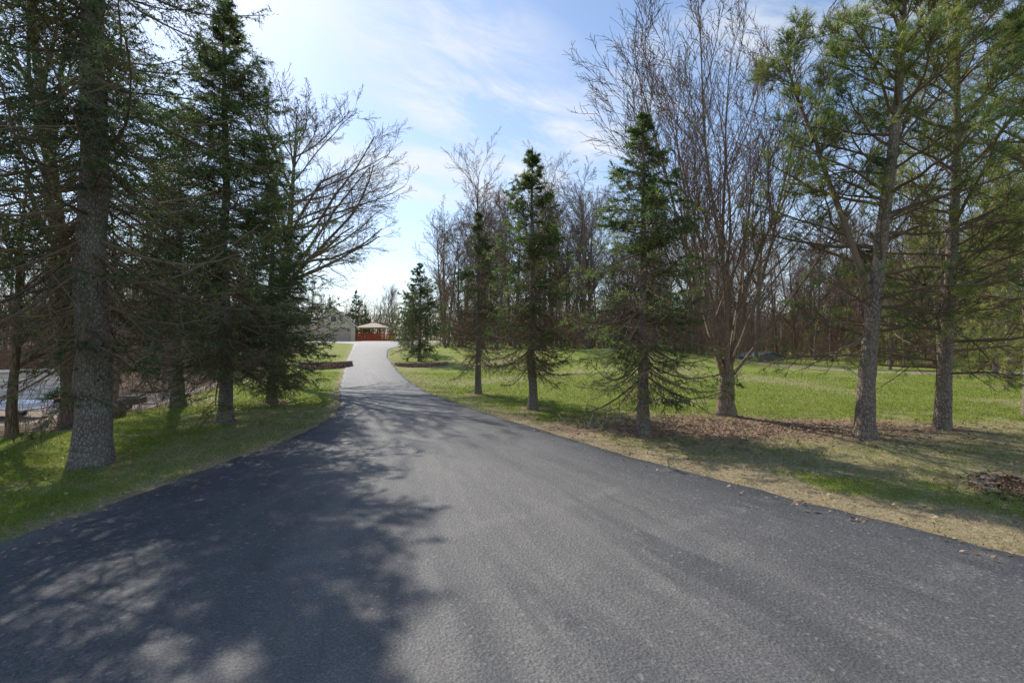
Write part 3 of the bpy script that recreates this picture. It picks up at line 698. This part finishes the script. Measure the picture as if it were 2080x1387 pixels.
hgt = (0.025+0.035*rg.random(n))*(0.6+0.9*patch)*(1+0.02*D)
w = 0.0035*np.maximum(1, D/4.0)*(0.7+0.6*rg.random(n))
az = rg.random(n)*2*np.pi; ln = hgt*rg.uniform(0.2, 1.3, n); az2 = rg.random(n)*2*np.pi
dry = rg.random(n) < np.clip(st_*1.0+0.16+0.5*(0.5-patch)+mul_*0.5, 0.05, 0.95)
hgt = np.where(dry, hgt*0.55, hgt); ln = np.where(dry, ln*1.6, ln)
B = np.stack([x, y, z], 1); wv_ = np.stack([np.cos(az), np.sin(az), np.zeros(n)], 1)*w[:, None]/2
tip = B+np.stack([np.cos(az2)*ln, np.sin(az2)*ln, hgt], 1)
V = np.stack([B-wv_, B+wv_, tip], 1).reshape(-1, 3); F = np.arange(n*3).reshape(-1, 3)
tint = np.where(dry, 0.62+0.38*rg.random(n), 0.5*rg.random(n))
m = tinted("grass_blade", [(0.0, (0.125, 0.19, 0.022)), (0.3, (0.245, 0.32, 0.042)), (0.52, (0.40, 0.43, 0.09)), (0.62, (0.36, 0.28, 0.15)), (0.85, (0.58, 0.49, 0.315)), (1.0, (0.70, 0.62, 0.45))], 0.4, 0.6, 0.2)
obj("grass", build_mesh("grass", [(V, F, 0, np.repeat(tint, 3))], [m], False), kind="stuff", label="short green lawn grass mixed with dry straw", category="grass")

n = 10000
D = 3*np.exp(rg.random(n)*math.log(10)); x = D*rg.uniform(-1.25, 1.25, n); y = D
ok = (((XL(y)-x) > -0.35) | ((x-XR(y)) > -0.4)) & (rg.random(n) < np.clip(y/8, 0.25, 1)); x, y = x[ok], y[ok]; n = len(x)
sz = rg.uniform(0.010, 0.028, n); az = rg.random(n)*6.28
a = np.stack([np.cos(az), np.sin(az), rg.normal(size=n)*0.35], 1)*sz[:, None]; b_ = np.stack([-np.sin(az), np.cos(az), rg.normal(size=n)*0.4], 1)*sz[:, None]*0.65
C = np.stack([x, y, H(x, y)+np.where((x > XL(y)) & (x < XR(y)), 0.045, 0.03)], 1)
V = np.stack([C-a, C-b_*0.9, C+a, C+b_+np.array([0, 0, 0.008])], 1).reshape(-1, 3); F = np.arange(n*4).reshape(-1, 4)
m = tinted("dry_leaf", [(0, (0.16, 0.095, 0.055)), (0.5, (0.36, 0.23, 0.135)), (1, (0.56, 0.44, 0.30))], 0.2, 0.8)
obj("fallen_leaves", build_mesh("fallen_leaves", [(V, F, 0, np.repeat(rg.random(n), 4))], [m], False), kind="stuff", label="dry brown fallen leaves scattered over the lawn", category="leaves")
n = 8000
x = 6.1+rg.normal(size=n)*0.42; y = 5.25+rg.normal(size=n)*0.25; t1 = rg.random(n)*0.55
x2 = 4.6+rg.normal(size=n)*1.9; y2 = 9.1+rg.normal(size=n)*0.8; t2 = 0.3+0.65*rg.random(n)
x = np.concatenate([x, x2]); y = np.concatenate([y, y2]); tm_ = np.concatenate([t1, t2]); k = x > XR(y)+0.4; x, y, tm_ = x[k], y[k], tm_[k]; n = len(x)
sz = rg.uniform(0.012, 0.035, n); az = rg.random(n)*6.28
a = np.stack([np.cos(az), np.sin(az), rg.normal(size=n)*0.3], 1)*sz[:, None]; b_ = np.stack([-np.sin(az), np.cos(az), rg.normal(size=n)*0.5], 1)*sz[:, None]*0.3
C = np.stack([x, y, H(x, y)+0.012], 1); V = np.stack([C-a-b_, C+a-b_, C+a+b_, C-a+b_], 1).reshape(-1, 3); F = np.arange(n*4).reshape(-1, 4)
m = tinted("bark_mulch", [(0, (0.07, 0.04, 0.028)), (0.4, (0.18, 0.11, 0.075)), (1, (0.50, 0.36, 0.245))], 0, 0.9, 0.1)
obj("mulch", build_mesh("mulch", [(V, F, 0, np.repeat(tm_, 4))], [m], False), kind="stuff", label="shredded brown bark mulch beneath the lawn trees", category="mulch")
n = 160
x = np.concatenate([rg.uniform(2, 11, n), rg.uniform(-8, -4.2, 60)]); y = np.concatenate([rg.uniform(6, 12, n), rg.uniform(4, 14, 60)]); k = (x > XR(y)+0.3) | (x < XL(y)-0.2); x, y = x[k], y[k]; n = len(x)
az = rg.random(n)*6.28
tw = grow(np.stack([x, y, H(x, y)+0.03], 1), np.stack([np.cos(az), np.sin(az), np.zeros(n)], 1), rg.uniform(0.1, 0.5, n), 5, 0.15, 0.0, rg); tw[:, :, 2] = H(tw[:, :, 0], tw[:, :, 1])+0.03
obj("fallen_twigs", build_mesh("fallen_twigs", [(*tubes(tw, taper(rg.uniform(0.003, 0.008, n), 5, 0.4), 4), 0, 0.7)], [M_TWG]), kind="stuff", label="small broken twigs lying on the lawn", category="twigs")

# ------------------------------------------------------------------ stones
m_stone = simple("tan_field_stone", (0.24, 0.185, 0.14), 0.9, 0.4, 9, 0.2, bump=0.03)
def rock(seed, sx_, sy_, sz_):
    rgk = np.random.default_rng(seed); V = []; F = []
    nu, nv = 14, 8
    off = rgk.random(3)*9
    for a in range(nv+1):
        th = np.pi*a/nv
        for b in range(nu):
            ph = 2*np.pi*b/nu
            v = np.array([np.sin(th)*np.cos(ph), np.sin(th)*np.sin(ph), np.cos(th)])
            v = np.sign(v)*np.abs(v)**0.75
            k = 1+0.16*math.sin(v[0]*3+off[0])*math.sin(v[1]*4+off[1])+0.08*math.sin(v[2]*7+off[2]+v[0]*5)
            V.append(v*k*np.array([sx_, sy_, sz_])/2)
    for a in range(nv):
        for b in range(nu): F.append((a*nu+b, (a+1)*nu+b, (a+1)*nu+(b+1) % nu, a*nu+(b+1) % nu))
    return build_mesh("stone", [(np.array(V), np.array(F), 0, 0.)], [m_stone], False)
for k, (x, y, sx_, sy_, sz_) in enumerate(((5.35, 5.5, 0.26, 0.17, 0.05), (5.2, 5.25, 0.22, 0.16, 0.045), (5.4, 5.0, 0.2, 0.15, 0.05), (5.65, 5.75, 0.26, 0.16, 0.05), (6.1, 5.85, 0.26, 0.16, 0.05), (5.65, 4.8, 0.22, 0.14, 0.045))):
    obj("edging_stone", rock(k, sx_, sy_, sz_), loc=(x, y, hz(x, y)), rot=(0, 0, k*1.3), label="flat brown stone edging the mulch bed", category="stone", group="stones edging the mulch bed")
obj("boulder", rock(40, 0.42, 0.36, 0.5), loc=(-9.05, 11.0, hz(-9.05, 11.0)+0.15), label="rounded tan boulder at the edge of the lawn", category="boulder")

# ------------------------------------------------------------------ curved block retaining walls
m_block = simple("brown_wall_block", (0.30, 0.19, 0.14), 0.9, 0.35, 5, 0.2, bump=0.02)
def block_wall(cx, cy, r, a0, a1, courses, label):
    s = Solid(); zb = min(hz(cx+r*math.cos(a0), cy+r*math.sin(a0)), hz(cx, cy-r), hz(cx, cy))-0.05
    rgk = np.random.default_rng(int(abs(cx)*10))
    for c_ in range(courses):
        n = int(r*(a1-a0)/0.31)
        for k in range(n):
            a = a0+(k+0.5*(c_ % 2))*(a1-a0)/n
            rr = r-0.02*c_+rgk.normal()*0.006
            s.box((cx+rr*math.cos(a), cy+rr*math.sin(a), zb+0.07+c_*0.152), (0.24, 0.29, 0.145), a, bev=0.018)
    obj("retaining_wall", s.mesh("retaining_wall", [m_block]), label=label, category="retaining wall", group="curved block walls by the driveway")
block_wall(-10.5, 27.3, 1.35, math.radians(150), math.radians(385), 3, "low curved wall of brown blocks around a mulch bed")
block_wall(-5.35, 28.5, 1.45, math.radians(170), math.radians(370), 2, "low curved wall of brown blocks at the driveway edge")

# ------------------------------------------------------------------ buildings
def siding(name, c, pitch):
    m, nt = mat(name)
    tc = N_(nt, 'ShaderNodeTexCoord').outputs['Object']
    s = N_(nt, 'ShaderNodeSeparateXYZ'); nt.links.new(tc, s.inputs[0])
    f = math_(nt, 'FRACT', math_(nt, 'MULTIPLY', s.outputs[2], 1/pitch))
    n1 = noise(nt, tc, 1.2, 5)
    col = mix(nt, n1, tuple(k*0.9 for k in c), tuple(min(1, k*1.06) for k in c))
    col = mix(nt, ramp(nt, f, [(0.0, (0.9,)*3), (0.25, (0, 0, 0))]), col, tuple(k*0.3 for k in c))
    finish(nt, col, 0.6, math_(nt, 'SUBTRACT', 1.0, f), 0.02, 1.0, 0.2); return m
def shingle(name, c):
    m, nt = mat(name)
    tc = N_(nt, 'ShaderNodeTexCoord').outputs['Object']
    b = N_(nt, 'ShaderNodeTexBrick'); nt.links.new(tc, b.inputs['Vector']); b.inputs['Scale'].default_value = 1.0
    b.inputs['Brick Width'].default_value = 0.3; b.inputs['Row Height'].default_value = 0.14; b.inputs['Mortar Size'].default_value = 0.008
    b.inputs['Color1'].default_value = (*[k*0.75 for k in c], 1); b.inputs['Color2'].default_value = (*[k*1.3 for k in c], 1); b.inputs['Mortar'].default_value = (*[k*0.35 for k in c], 1)
    n1 = noise(nt, tc, 2.0, 6, 0.7)
    col = mix(nt, 0.5, b.outputs[0], ramp(nt, n1, [(0.3, (0.5,)*3), (0.7, (1.4,)*3)]), 'MULTIPLY')
    finish(nt, col, 1.0, noise(nt, tc, 30, 3), 0.01, 0.8, 0.0); return m
m_white = simple("white_trim", (0.82, 0.81, 0.78), 0.5, 0.06)
m_glass = simple("dark_window_glass", (0.03, 0.035, 0.04), 0.1, 0.2, 1, 0.8)
P0 = (-29.5, 32.0); ang = math.atan2(0.73, 0.68)
e = empty("shed", (P0[0], P0[1], -2.35), ang+0.0, label="long beige-sided shed with brown shingle roof", category="shed")
s = Solid(); Ls = 15.0
s.prism([(0, 0), (4.6, 0), (4.6, 2.25), (2.3, 3.25), (0, 2.25)], -Ls, 0, 'x')
obj("wall", s.mesh("shed_wall", [siding("beige_siding", (0.93, 0.87, 0.77), 0.28)]), e)
s = Solid()
def slope(s, y0, z0, y1, z1, xa, xb, t=0.1):
    s.prism([(y0, z0), (y1, z1), (y1, z1+t), (y0, z0+t)], xa, xb, 'x')
sl = 1.0/2.3
slope(s, -0.4, 2.26-0.4*sl, 2.3, 3.26, -Ls-0.3, 0.3); slope(s, 2.301, 3.26, 5.0, 2.26-0.4*sl, -Ls-0.3, 0.3)
obj("roof", s.mesh("shed_roof", [shingle("brown_shingles", (0.085, 0.056, 0.036))]), e)
s = Solid(); s.box((-Ls/2, -0.42, 2.13), (Ls+0.6, 0.03, 0.16)); obj("fascia", s.mesh("shed_fascia", [m_white]), e)
s = Solid(); s.box((-7.5, -0.03, 1.0), (0.95, 0.05, 2.0)); obj("door", s.mesh("shed_door", [m_white]), e)
s = Solid(); s.box((-9.3, -0.03, 1.5), (1.0, 0.04, 0.8)); obj("window", s.mesh("shed_window", [m_glass]), e)

gz = hz(-29.2, 78)
e = empty("garage", (-28.6, 77.5, gz), 0.36, label="cream-sided garage with steep gable roof and wide door", category="garage")
w = 3.3; s = Solid()
s.prism([(-w, -0.5), (w, -0.5), (w, 2.65), (0, 5.4), (-w, 2.65)], 0, 9, 'y')
s.prism([(-w-9, -0.5), (-w-0.002, -0.5), (-w-0.002, 2.65), (-w-9, 2.65)], 2.5, 9, 'y')
obj("wall", s.mesh("garage_wall", [siding("cream_siding", (0.88, 0.78, 0.50), 0.15)]), e)
s = Solid(); k = 2.75/3.3
for sg in (1, -1):
    s.prism([(0.0, 5.42), (sg*(w+0.4), 5.42-(w+0.4)*k), (sg*(w+0.4), 5.6-(w+0.4)*k), (0.0, 5.6)], -0.45, 9.3, 'y')
s.prism([(2.0, 2.67), (5.75, 4.6), (9.5, 2.67)], -w-9.4, -w-0.4, 'x')
obj("roof", s.mesh("garage_roof", [shingle("grey_brown_shingles", (0.08, 0.06, 0.045))]), e)
s = Solid()
for sg in (1, -1):
    s.prism([(0.0, 5.25), (sg*(w+0.42), 5.25-(w+0.42)*k), (sg*(w+0.42), 5.45-(w+0.42)*k), (0.0, 5.45)], -0.5, -0.455, 'y')
obj("fascia", s.mesh("garage_fascia", [m_white]), e)
s = Solid()
for r_ in range(4):
    for c_ in range(5): s.box((-2.1+c_*1.0+0.1, -0.05, 0.3+r_*0.54), (0.96, 0.06, 0.51), bev=0.02)
s.box((0, -0.02, 1.1), (5.3, 0.03, 2.26))
obj("garage_door", s.mesh("garage_door", [simple("tan_door_paint", (0.60, 0.48, 0.33), 0.5, 0.08)]), e)
s = Solid(); s.box((0, -0.03, 3.6), (0.8, 0.05, 0.8)); wn_ = obj("window", s.mesh("garage_window", [m_glass]), e)
s = Solid()
for sg in (-1, 1): s.box((sg*0.45, -0.04, 3.6), (0.1, 0.08, 1.0)); s.box((0, -0.04, 3.6+sg*0.45), (0.8, 0.08, 0.1))
obj("frame", s.mesh("garage_window_frame", [m_white]), wn_)

m_red = simple("red_stained_wood", (0.55, 0.11, 0.05), 0.75, 0.25, 3)
def fence(pts, label):
    e = empty("wooden_fence", (pts[0][0], pts[0][1], hz(*pts[0])), 0, label=label, category="fence")
    o0 = np.array([pts[0][0], pts[0][1], hz(*pts[0])])
    s = Solid(); posts = []
    for (a, b) in zip(pts[:-1], pts[1:]):
        a = np.array(a); b = np.array(b); Lg = np.linalg.norm(b-a); d = (b-a)/Lg; az = math.atan2(d[1], d[0]); n = int(Lg/0.15)
        for k in range(n):
            p = a+d*(k+0.5)*Lg/n; s.box((p[0]-o0[0], p[1]-o0[1], hz(*p)-o0[2]+0.72+0.03*math.sin(k*2.1)), (0.125, 0.025, 1.35), az)
        for zz in (0.35, 1.15):
            p = (a+b)/2; q = np.array([-d[1], d[0]])*0.035
            s.box((p[0]+q[0]-o0[0], p[1]+q[1]-o0[1], hz(*p)-o0[2]+zz), (Lg, 0.04, 0.09), az)
        m_ = int(Lg/2.4)+1
        for k in range(m_+1): posts.append(a+d*Lg*k/m_)
    obj("panel", s.mesh("fence_panel", [m_red]), e)
    pm = Solid().box((0, 0, 0.75), (0.13, 0.13, 1.6), bev=0.02).mesh("fence_post", [m_red])
    for p in posts: obj("post", pm, e, (p[0]-o0[0], p[1]-o0[1]-0.1, hz(*p)-o0[2]))
fence([(-27.9, 84.5), (-24.5, 85.0), (-20.6, 86.0)], "red-stained picket fence at the end of the driveway")

gx_, gy_ = -26.9, 94.0; gz = hz(gx_, gy_)
e = empty("gazebo", (gx_, gy_, gz), 0, label="gazebo with low tan canopy roof behind red fence", category="gazebo")
s = Solid(); hw = 2.9
Vr = [(-hw, -hw, 2.6), (hw, -hw, 2.6), (hw, hw, 2.6), (-hw, hw, 2.6), (-0.5, 0, 3.5), (0.5, 0, 3.5), (-hw, -hw, 2.45), (hw, -hw, 2.45), (hw, hw, 2.45), (-hw, hw, 2.45)]
s.p.append((np.array(Vr), np.array([(0, 1, 5, 4), (2, 3, 4, 5), (0, 6, 7, 1), (1, 7, 8, 2), (2, 8, 9, 3), (3, 9, 6, 0), (6, 9, 8, 7)]), 0, 0.)); s.p.append((np.array(Vr), np.array([(1, 2, 5), (3, 0, 4)]), 0, 0.))
obj("roof", s.mesh("gazebo_roof", [simple("tan_canopy", (0.42, 0.33, 0.25), 0.8, 0.1)]), e)
m_dk = simple("dark_post_paint", (0.06, 0.045, 0.04), 0.6)
pm = Solid().box((0, 0, 1.22), (0.15, 0.15, 2.44)).mesh("gazebo_post", [m_dk])
for a in (-1, 0, 1):
    for b in (-1, 1): obj("post", pm, e, (a*2.75, b*2.75, 0))
s = Solid(); s.box((0, 0, 0.15), (6.0, 6.0, 0.3)); obj("deck", s.mesh("gazebo_deck", [m_red]), e)
s = Solid(); s.box((0.3, 0, 0.75), (2.2, 1.0, 0.9), bev=0.1); s.box((0.3, 0.5, 1.2), (2.2, 0.25, 0.6), bev=0.08)
obj("patio_sofa", s.mesh("patio_sofa", [m_dk]), None, (gx_, gy_, gz+0.0), label="dark patio sofa under the gazebo roof", category="sofa")

e = empty("low_shelter", (20.6, 38.5, hz(20.6, 38.5)), 0.15, label="low shelter with blue-grey roof sunk behind the lawn rise", category="shelter")
s = Solid(); s.prism([(-1.1, 0), (1.1, 0), (1.1, 0.3), (0, 0.62), (-1.1, 0.3)], 0, 2.4, 'y'); obj("wall", s.mesh("shelter_wall", [simple("grey_board", (0.25, 0.25, 0.25), 0.8)]), e)
s = Solid()
for sg in (1, -1): s.prism([(0, 0.63), (sg*1.35, 0.63-1.35*0.291), (sg*1.35, 0.69-1.35*0.291), (0, 0.69)], -0.2, 2.6, 'y')
obj("roof", s.mesh("shelter_roof", [simple("blue_grey_metal", (0.22, 0.26, 0.31), 0.4, 0.1)]), e)

# ------------------------------------------------------------------ vehicles
m_tyre = simple("black_rubber", (0.02, 0.02, 0.02), 0.85); m_rim = simple("grey_metal_rim", (0.35, 0.35, 0.36), 0.35, 0.1, metallic=0.8)
m_vred = simple("red_plastic_body", (0.60, 0.025, 0.025), 0.35, 0.1, spec=0.5); m_blk = simple("black_plastic", (0.022, 0.022, 0.024), 0.55)
m_alu = simple("aluminium", (0.5, 0.52, 0.55), 0.4, 0.1, metallic=0.7); m_blue = simple("faded_blue_white_panel", (0.70, 0.76, 0.85), 0.5, 0.15)
def wheel(e, loc, R_, W, rim_r):
    we = obj("wheel", None, e, loc); we.empty_display_size = 0.1
    h = W/2
    s = Solid().lathe([(rim_r, -h*0.8), (rim_r+0.02, -h), (R_*0.9, -h), (R_, -h*0.7), (R_*1.01, 0), (R_, h*0.7), (R_*0.9, h), (rim_r+0.02, h), (rim_r, h*0.8), (rim_r, -h*0.8)], (0, 0, 0), 'y')
    for k in range(18):
        a = k*2*np.pi/18; s.box((R_*math.cos(a), 0, R_*math.sin(a)), (0.03, W*0.8, 0.035), ry=-a)
    obj("tyre", s.mesh("tyre", [m_tyre]), we)
    s = Solid().lathe([(0.0, -h*0.5), (rim_r*0.5, -h*0.5), (rim_r, -h*0.78), (rim_r, h*0.78), (rim_r*0.5, h*0.5), (0.0, h*0.5)], (0, 0, 0), 'y', 20)
    obj("rim", s.mesh("rim", [m_rim]), we)
ax_, ay_ = -24.5, 27.2
e = empty("all_terrain_vehicle", (ax_, ay_, hz(ax_, ay_)), 0.25, label="red and black quad bike parked beside the shed", category="quad bike")
for (x, y) in ((-0.62, -0.42), (0.62, -0.42), (-0.62, 0.42), (0.62, 0.42)): wheel(e, (x, y, 0.3), 0.3, 0.24, 0.14)
s = Solid(); s.box((0, 0, 0.55), (1.1, 0.32, 0.3), bev=0.06); s.box((0.55, 0, 0.78), (0.55, 0.42, 0.2), ry=0.15, bev=0.07); s.box((-0.55, 0, 0.76), (0.6, 0.42, 0.12), bev=0.05)
s.box((0.12, 0, 0.85), (0.4, 0.3, 0.18), bev=0.07)
obj("body", s.mesh("quad_body", [m_vred]), e)
for sx_ in (-0.62, 0.62):
    for sy_ in (-0.4, 0.4):
        s = Solid(); a = np.radians(np.linspace(15, 165, 8))
        for q in a: s.box((0.37*math.cos(q), 0, 0.37*math.sin(q)), (0.03, 0.3, 0.15), ry=-q)
        obj("fender", s.mesh("fender", [m_vred]), e, (sx_, sy_, 0.32))
s = Solid(); s.box((-0.28, 0, 0.93), (0.62, 0.3, 0.12), bev=0.05); s.box((-0.55, 0, 1.0), (0.12, 0.28, 0.14), bev=0.05); obj("seat", s.mesh("quad_seat", [m_blk]), e)
s = Solid(); s.tube([(0.35, 0, 0.85), (0.22, 0, 1.12)], 0.025); s.tube([(0.12, -0.38, 1.13), (0.2, -0.2, 1.14), (0.22, 0, 1.12), (0.2, 0.2, 1.14), (0.12, 0.38, 1.13)], 0.016); obj("handlebar", s.mesh("handlebar", [m_blk]), e)
for x in (0.72, -0.72):
    s = Solid()
    for y in np.linspace(-0.35, 0.35, 6): s.tube([(-0.24, y, 0), (0.24, y, 0)], 0.011, 6)
    for xx in (-0.24, 0, 0.24): s.tube([(xx, -0.36, 0), (xx, 0.36, 0)], 0.013, 6)
    for xx in (-0.2, 0.2): s.tube([(xx, -0.15, -0.1), (xx, -0.15, 0)], 0.012, 6); s.tube([(xx, 0.15, -0.1), (xx, 0.15, 0)], 0.012, 6)
    obj("rack", s.mesh("rack", [m_blk]), e, (x, 0, 0.93))
for y in (-0.14, 0.14):
    obj("headlight", Solid().lathe([(0, 0.03), (0.05, 0.02), (0.06, -0.03)], (0, 0, 0), 'x', 12).mesh("headlight", [m_white]), e, (0.84, y, 0.78))

tx, ty = -25.9, 24.8
e = empty("utility_trailer", (tx, ty, hz(tx, ty)), -0.1, label="small flat trailer with pale blue-white sides", category="trailer")
for y in (-0.85, 0.85): wheel(e, (-0.2, y, 0.3), 0.3, 0.18, 0.17)
s = Solid(); s.box((0, 0, 0.5), (3.6, 1.4, 0.08)); obj("bed", s.mesh("trailer_bed", [m_alu]), e)
s = Solid()
for y in (-0.72, 0.72): s.box((0, y, 0.70), (3.6, 0.04, 0.30), bev=0.01)
for x in (-1.78, 1.78): s.box((x, 0, 0.70), (0.04, 1.4, 0.30), bev=0.01)
obj("side_panel", s.mesh("trailer_side", [m_blue]), e)
s = Solid()
for y in (-0.85, 0.85): s.box((-0.2, y, 0.66), (0.9, 0.24, 0.03)); s.box((-0.7, y, 0.56), (0.03, 0.24, 0.2)); s.box((0.3, y, 0.56), (0.03, 0.24, 0.2))
obj("fender", s.mesh("trailer_fender", [m_blk]), e)
s = Solid(); s.tube([(1.8, -0.5, 0.46), (3.0, 0, 0.46)], 0.035); s.tube([(1.8, 0.5, 0.46), (3.0, 0, 0.46)], 0.035); s.tube([(3.0, 0, 0.46), (3.3, 0, 0.46)], 0.04); s.tube([(2.9, 0, 0.46), (2.9, 0, 0.02)], 0.025)
obj("tongue", s.mesh("trailer_tongue", [m_alu]), e)

cx_, cy_ = -20.6, 26.0
e = empty("garden_cart", (cx_, cy_, hz(cx_, cy_)), 0.2, label="black dump cart on the gravel yard", category="cart")
for y in (-0.45, 0.45): wheel(e, (-0.3, y, 0.22), 0.22, 0.14, 0.1)
s = Solid(); s.box((0, 0, 0.4), (1.2, 0.75, 0.05))
for y in (-0.4, 0.4): s.box((0, y, 0.55), (1.3, 0.04, 0.32), rx=0.15*np.sign(-y))
for x in (-0.63, 0.63): s.box((x, 0, 0.55), (0.04, 0.75, 0.32), ry=0.15*np.sign(x))
obj("tub", s.mesh("cart_tub", [m_blk]), e)
s = Solid(); s.tube([(0.6, 0, 0.35), (1.5, 0, 0.3)], 0.025); s.tube([(0.5, 0, 0.35), (0.5, 0, 0.02)], 0.02); obj("handle", s.mesh("cart_handle", [m_blk]), e)

# ------------------------------------------------------------------ light
SX = -0.65; az_len = math.hypot(SX, 1.0); EL = math.radians(41)
sd = Vector((SX/az_len*math.cos(EL), 1/az_len*math.cos(EL), math.sin(EL)))
l = bpy.data.lights.new("sun", 'SUN'); l.energy = 5.0; l.angle = math.radians(0.53); l.color = (1.0, 0.94, 0.85)
lo = bpy.data.objects.new("sun", l); COL.objects.link(lo); lo.rotation_euler = (-sd).to_track_quat('-Z', 'Y').to_euler()
w = bpy.data.worlds.new("World"); scene.world = w; w.use_nodes = True; nt = w.node_tree; nt.nodes.clear()
sky = N_(nt, 'ShaderNodeTexSky'); sky.sky_type = 'NISHITA'; sky.sun_disc = False; sky.sun_elevation = EL
sky.sun_rotation = -math.atan2(-SX, 1.0); sky.air_density = 1.0; sky.dust_density = 0.35; sky.ozone_density = 2.3
tc = N_(nt, 'ShaderNodeTexCoord').outputs['Generated']
sx = N_(nt, 'ShaderNodeSeparateXYZ'); nt.links.new(tc, sx.inputs[0])
# sky azimuth / elevation coordinates carry the cirrus banks
azm = math_(nt, 'ARCTAN2', sx.outputs[0], sx.outputs[1]); elv = math_(nt, 'ARCSINE', sx.outputs[2])
cb = N_(nt, 'ShaderNodeCombineXYZ'); nt.links.new(azm, cb.inputs[0]); nt.links.new(math_(nt, 'ADD', math_(nt, 'MULTIPLY', elv, 3.2), math_(nt, 'MULTIPLY', azm, 0.9)), cb.inputs[1])
c1 = noise(nt, cb.outputs[0], 4.2, 7, 0.66, dist=0.5)
def bank(a0, e0, ra, re, tilt, amp):
    da = math_(nt, 'SUBTRACT', azm, a0)
    u = math_(nt, 'DIVIDE', da, ra)
    v = math_(nt, 'DIVIDE', math_(nt, 'ADD', math_(nt, 'SUBTRACT', elv, e0), math_(nt, 'MULTIPLY', da, tilt)), re)
    d2 = math_(nt, 'ADD', math_(nt, 'MULTIPLY', u, u), math_(nt, 'MULTIPLY', v, v))
    return math_(nt, 'MULTIPLY', math_(nt, 'SUBTRACT', 1.0, d2, True), amp)
bk = None
for q in ((0.0, 0.43, 0.34, 0.085, 0.16, 1.0), (-0.12, 0.325, 0.34, 0.065, 0.06, 1.0), (-0.30, 0.60, 0.5, 0.12, 0.2, 0.6), (0.42, 0.50, 0.45, 0.10, -0.15, 0.6), (1.1, 0.45, 0.6, 0.12, 0.1, 0.7), (-1.2, 0.5, 0.6, 0.12, 0.1, 0.7), (2.6, 0.5, 0.9, 0.15, 0.1, 0.7)):
    k_ = bank(*q); bk = k_ if bk is None else math_(nt, 'MAXIMUM', bk, k_)
cl = math_(nt, 'MULTIPLY', ramp(nt, c1, [(0.38, (0.05,)*3), (0.5, (0.45,)*3), (0.64, (1, 1, 1))]), ramp(nt, bk, [(0.0, (0, 0, 0)), (0.7, (0.85,)*3)]))
hor = ramp(nt, sx.outputs[2], [(0.0, (0.55,)*3), (0.15, (0.27,)*3), (0.4, (0.05,)*3), (0.8, (0.0,)*3)])
fac = math_(nt, 'ADD', cl, hor, True)
skyc = mix(nt, fac, sky.outputs[0], (5.15, 5.3, 5.5))
bg = N_(nt, 'ShaderNodeBackground'); nt.links.new(skyc, bg.inputs[0]); bg.inputs[1].default_value = 0.18
wo = N_(nt, 'ShaderNodeOutputWorld'); nt.links.new(bg.outputs[0], wo.inputs[0])

# ------------------------------------------------------------------ camera
cam = bpy.data.cameras.new("camera"); co = bpy.data.objects.new("camera", cam); COL.objects.link(co)
cam.lens = 17; cam.sensor_width = 36; cam.clip_end = 3000; cam.clip_start = 0.05
co.location = (0, 0, 1.6+0.0); co.rotation_euler = (math.radians(90), 0, 0)
scene.camera = co
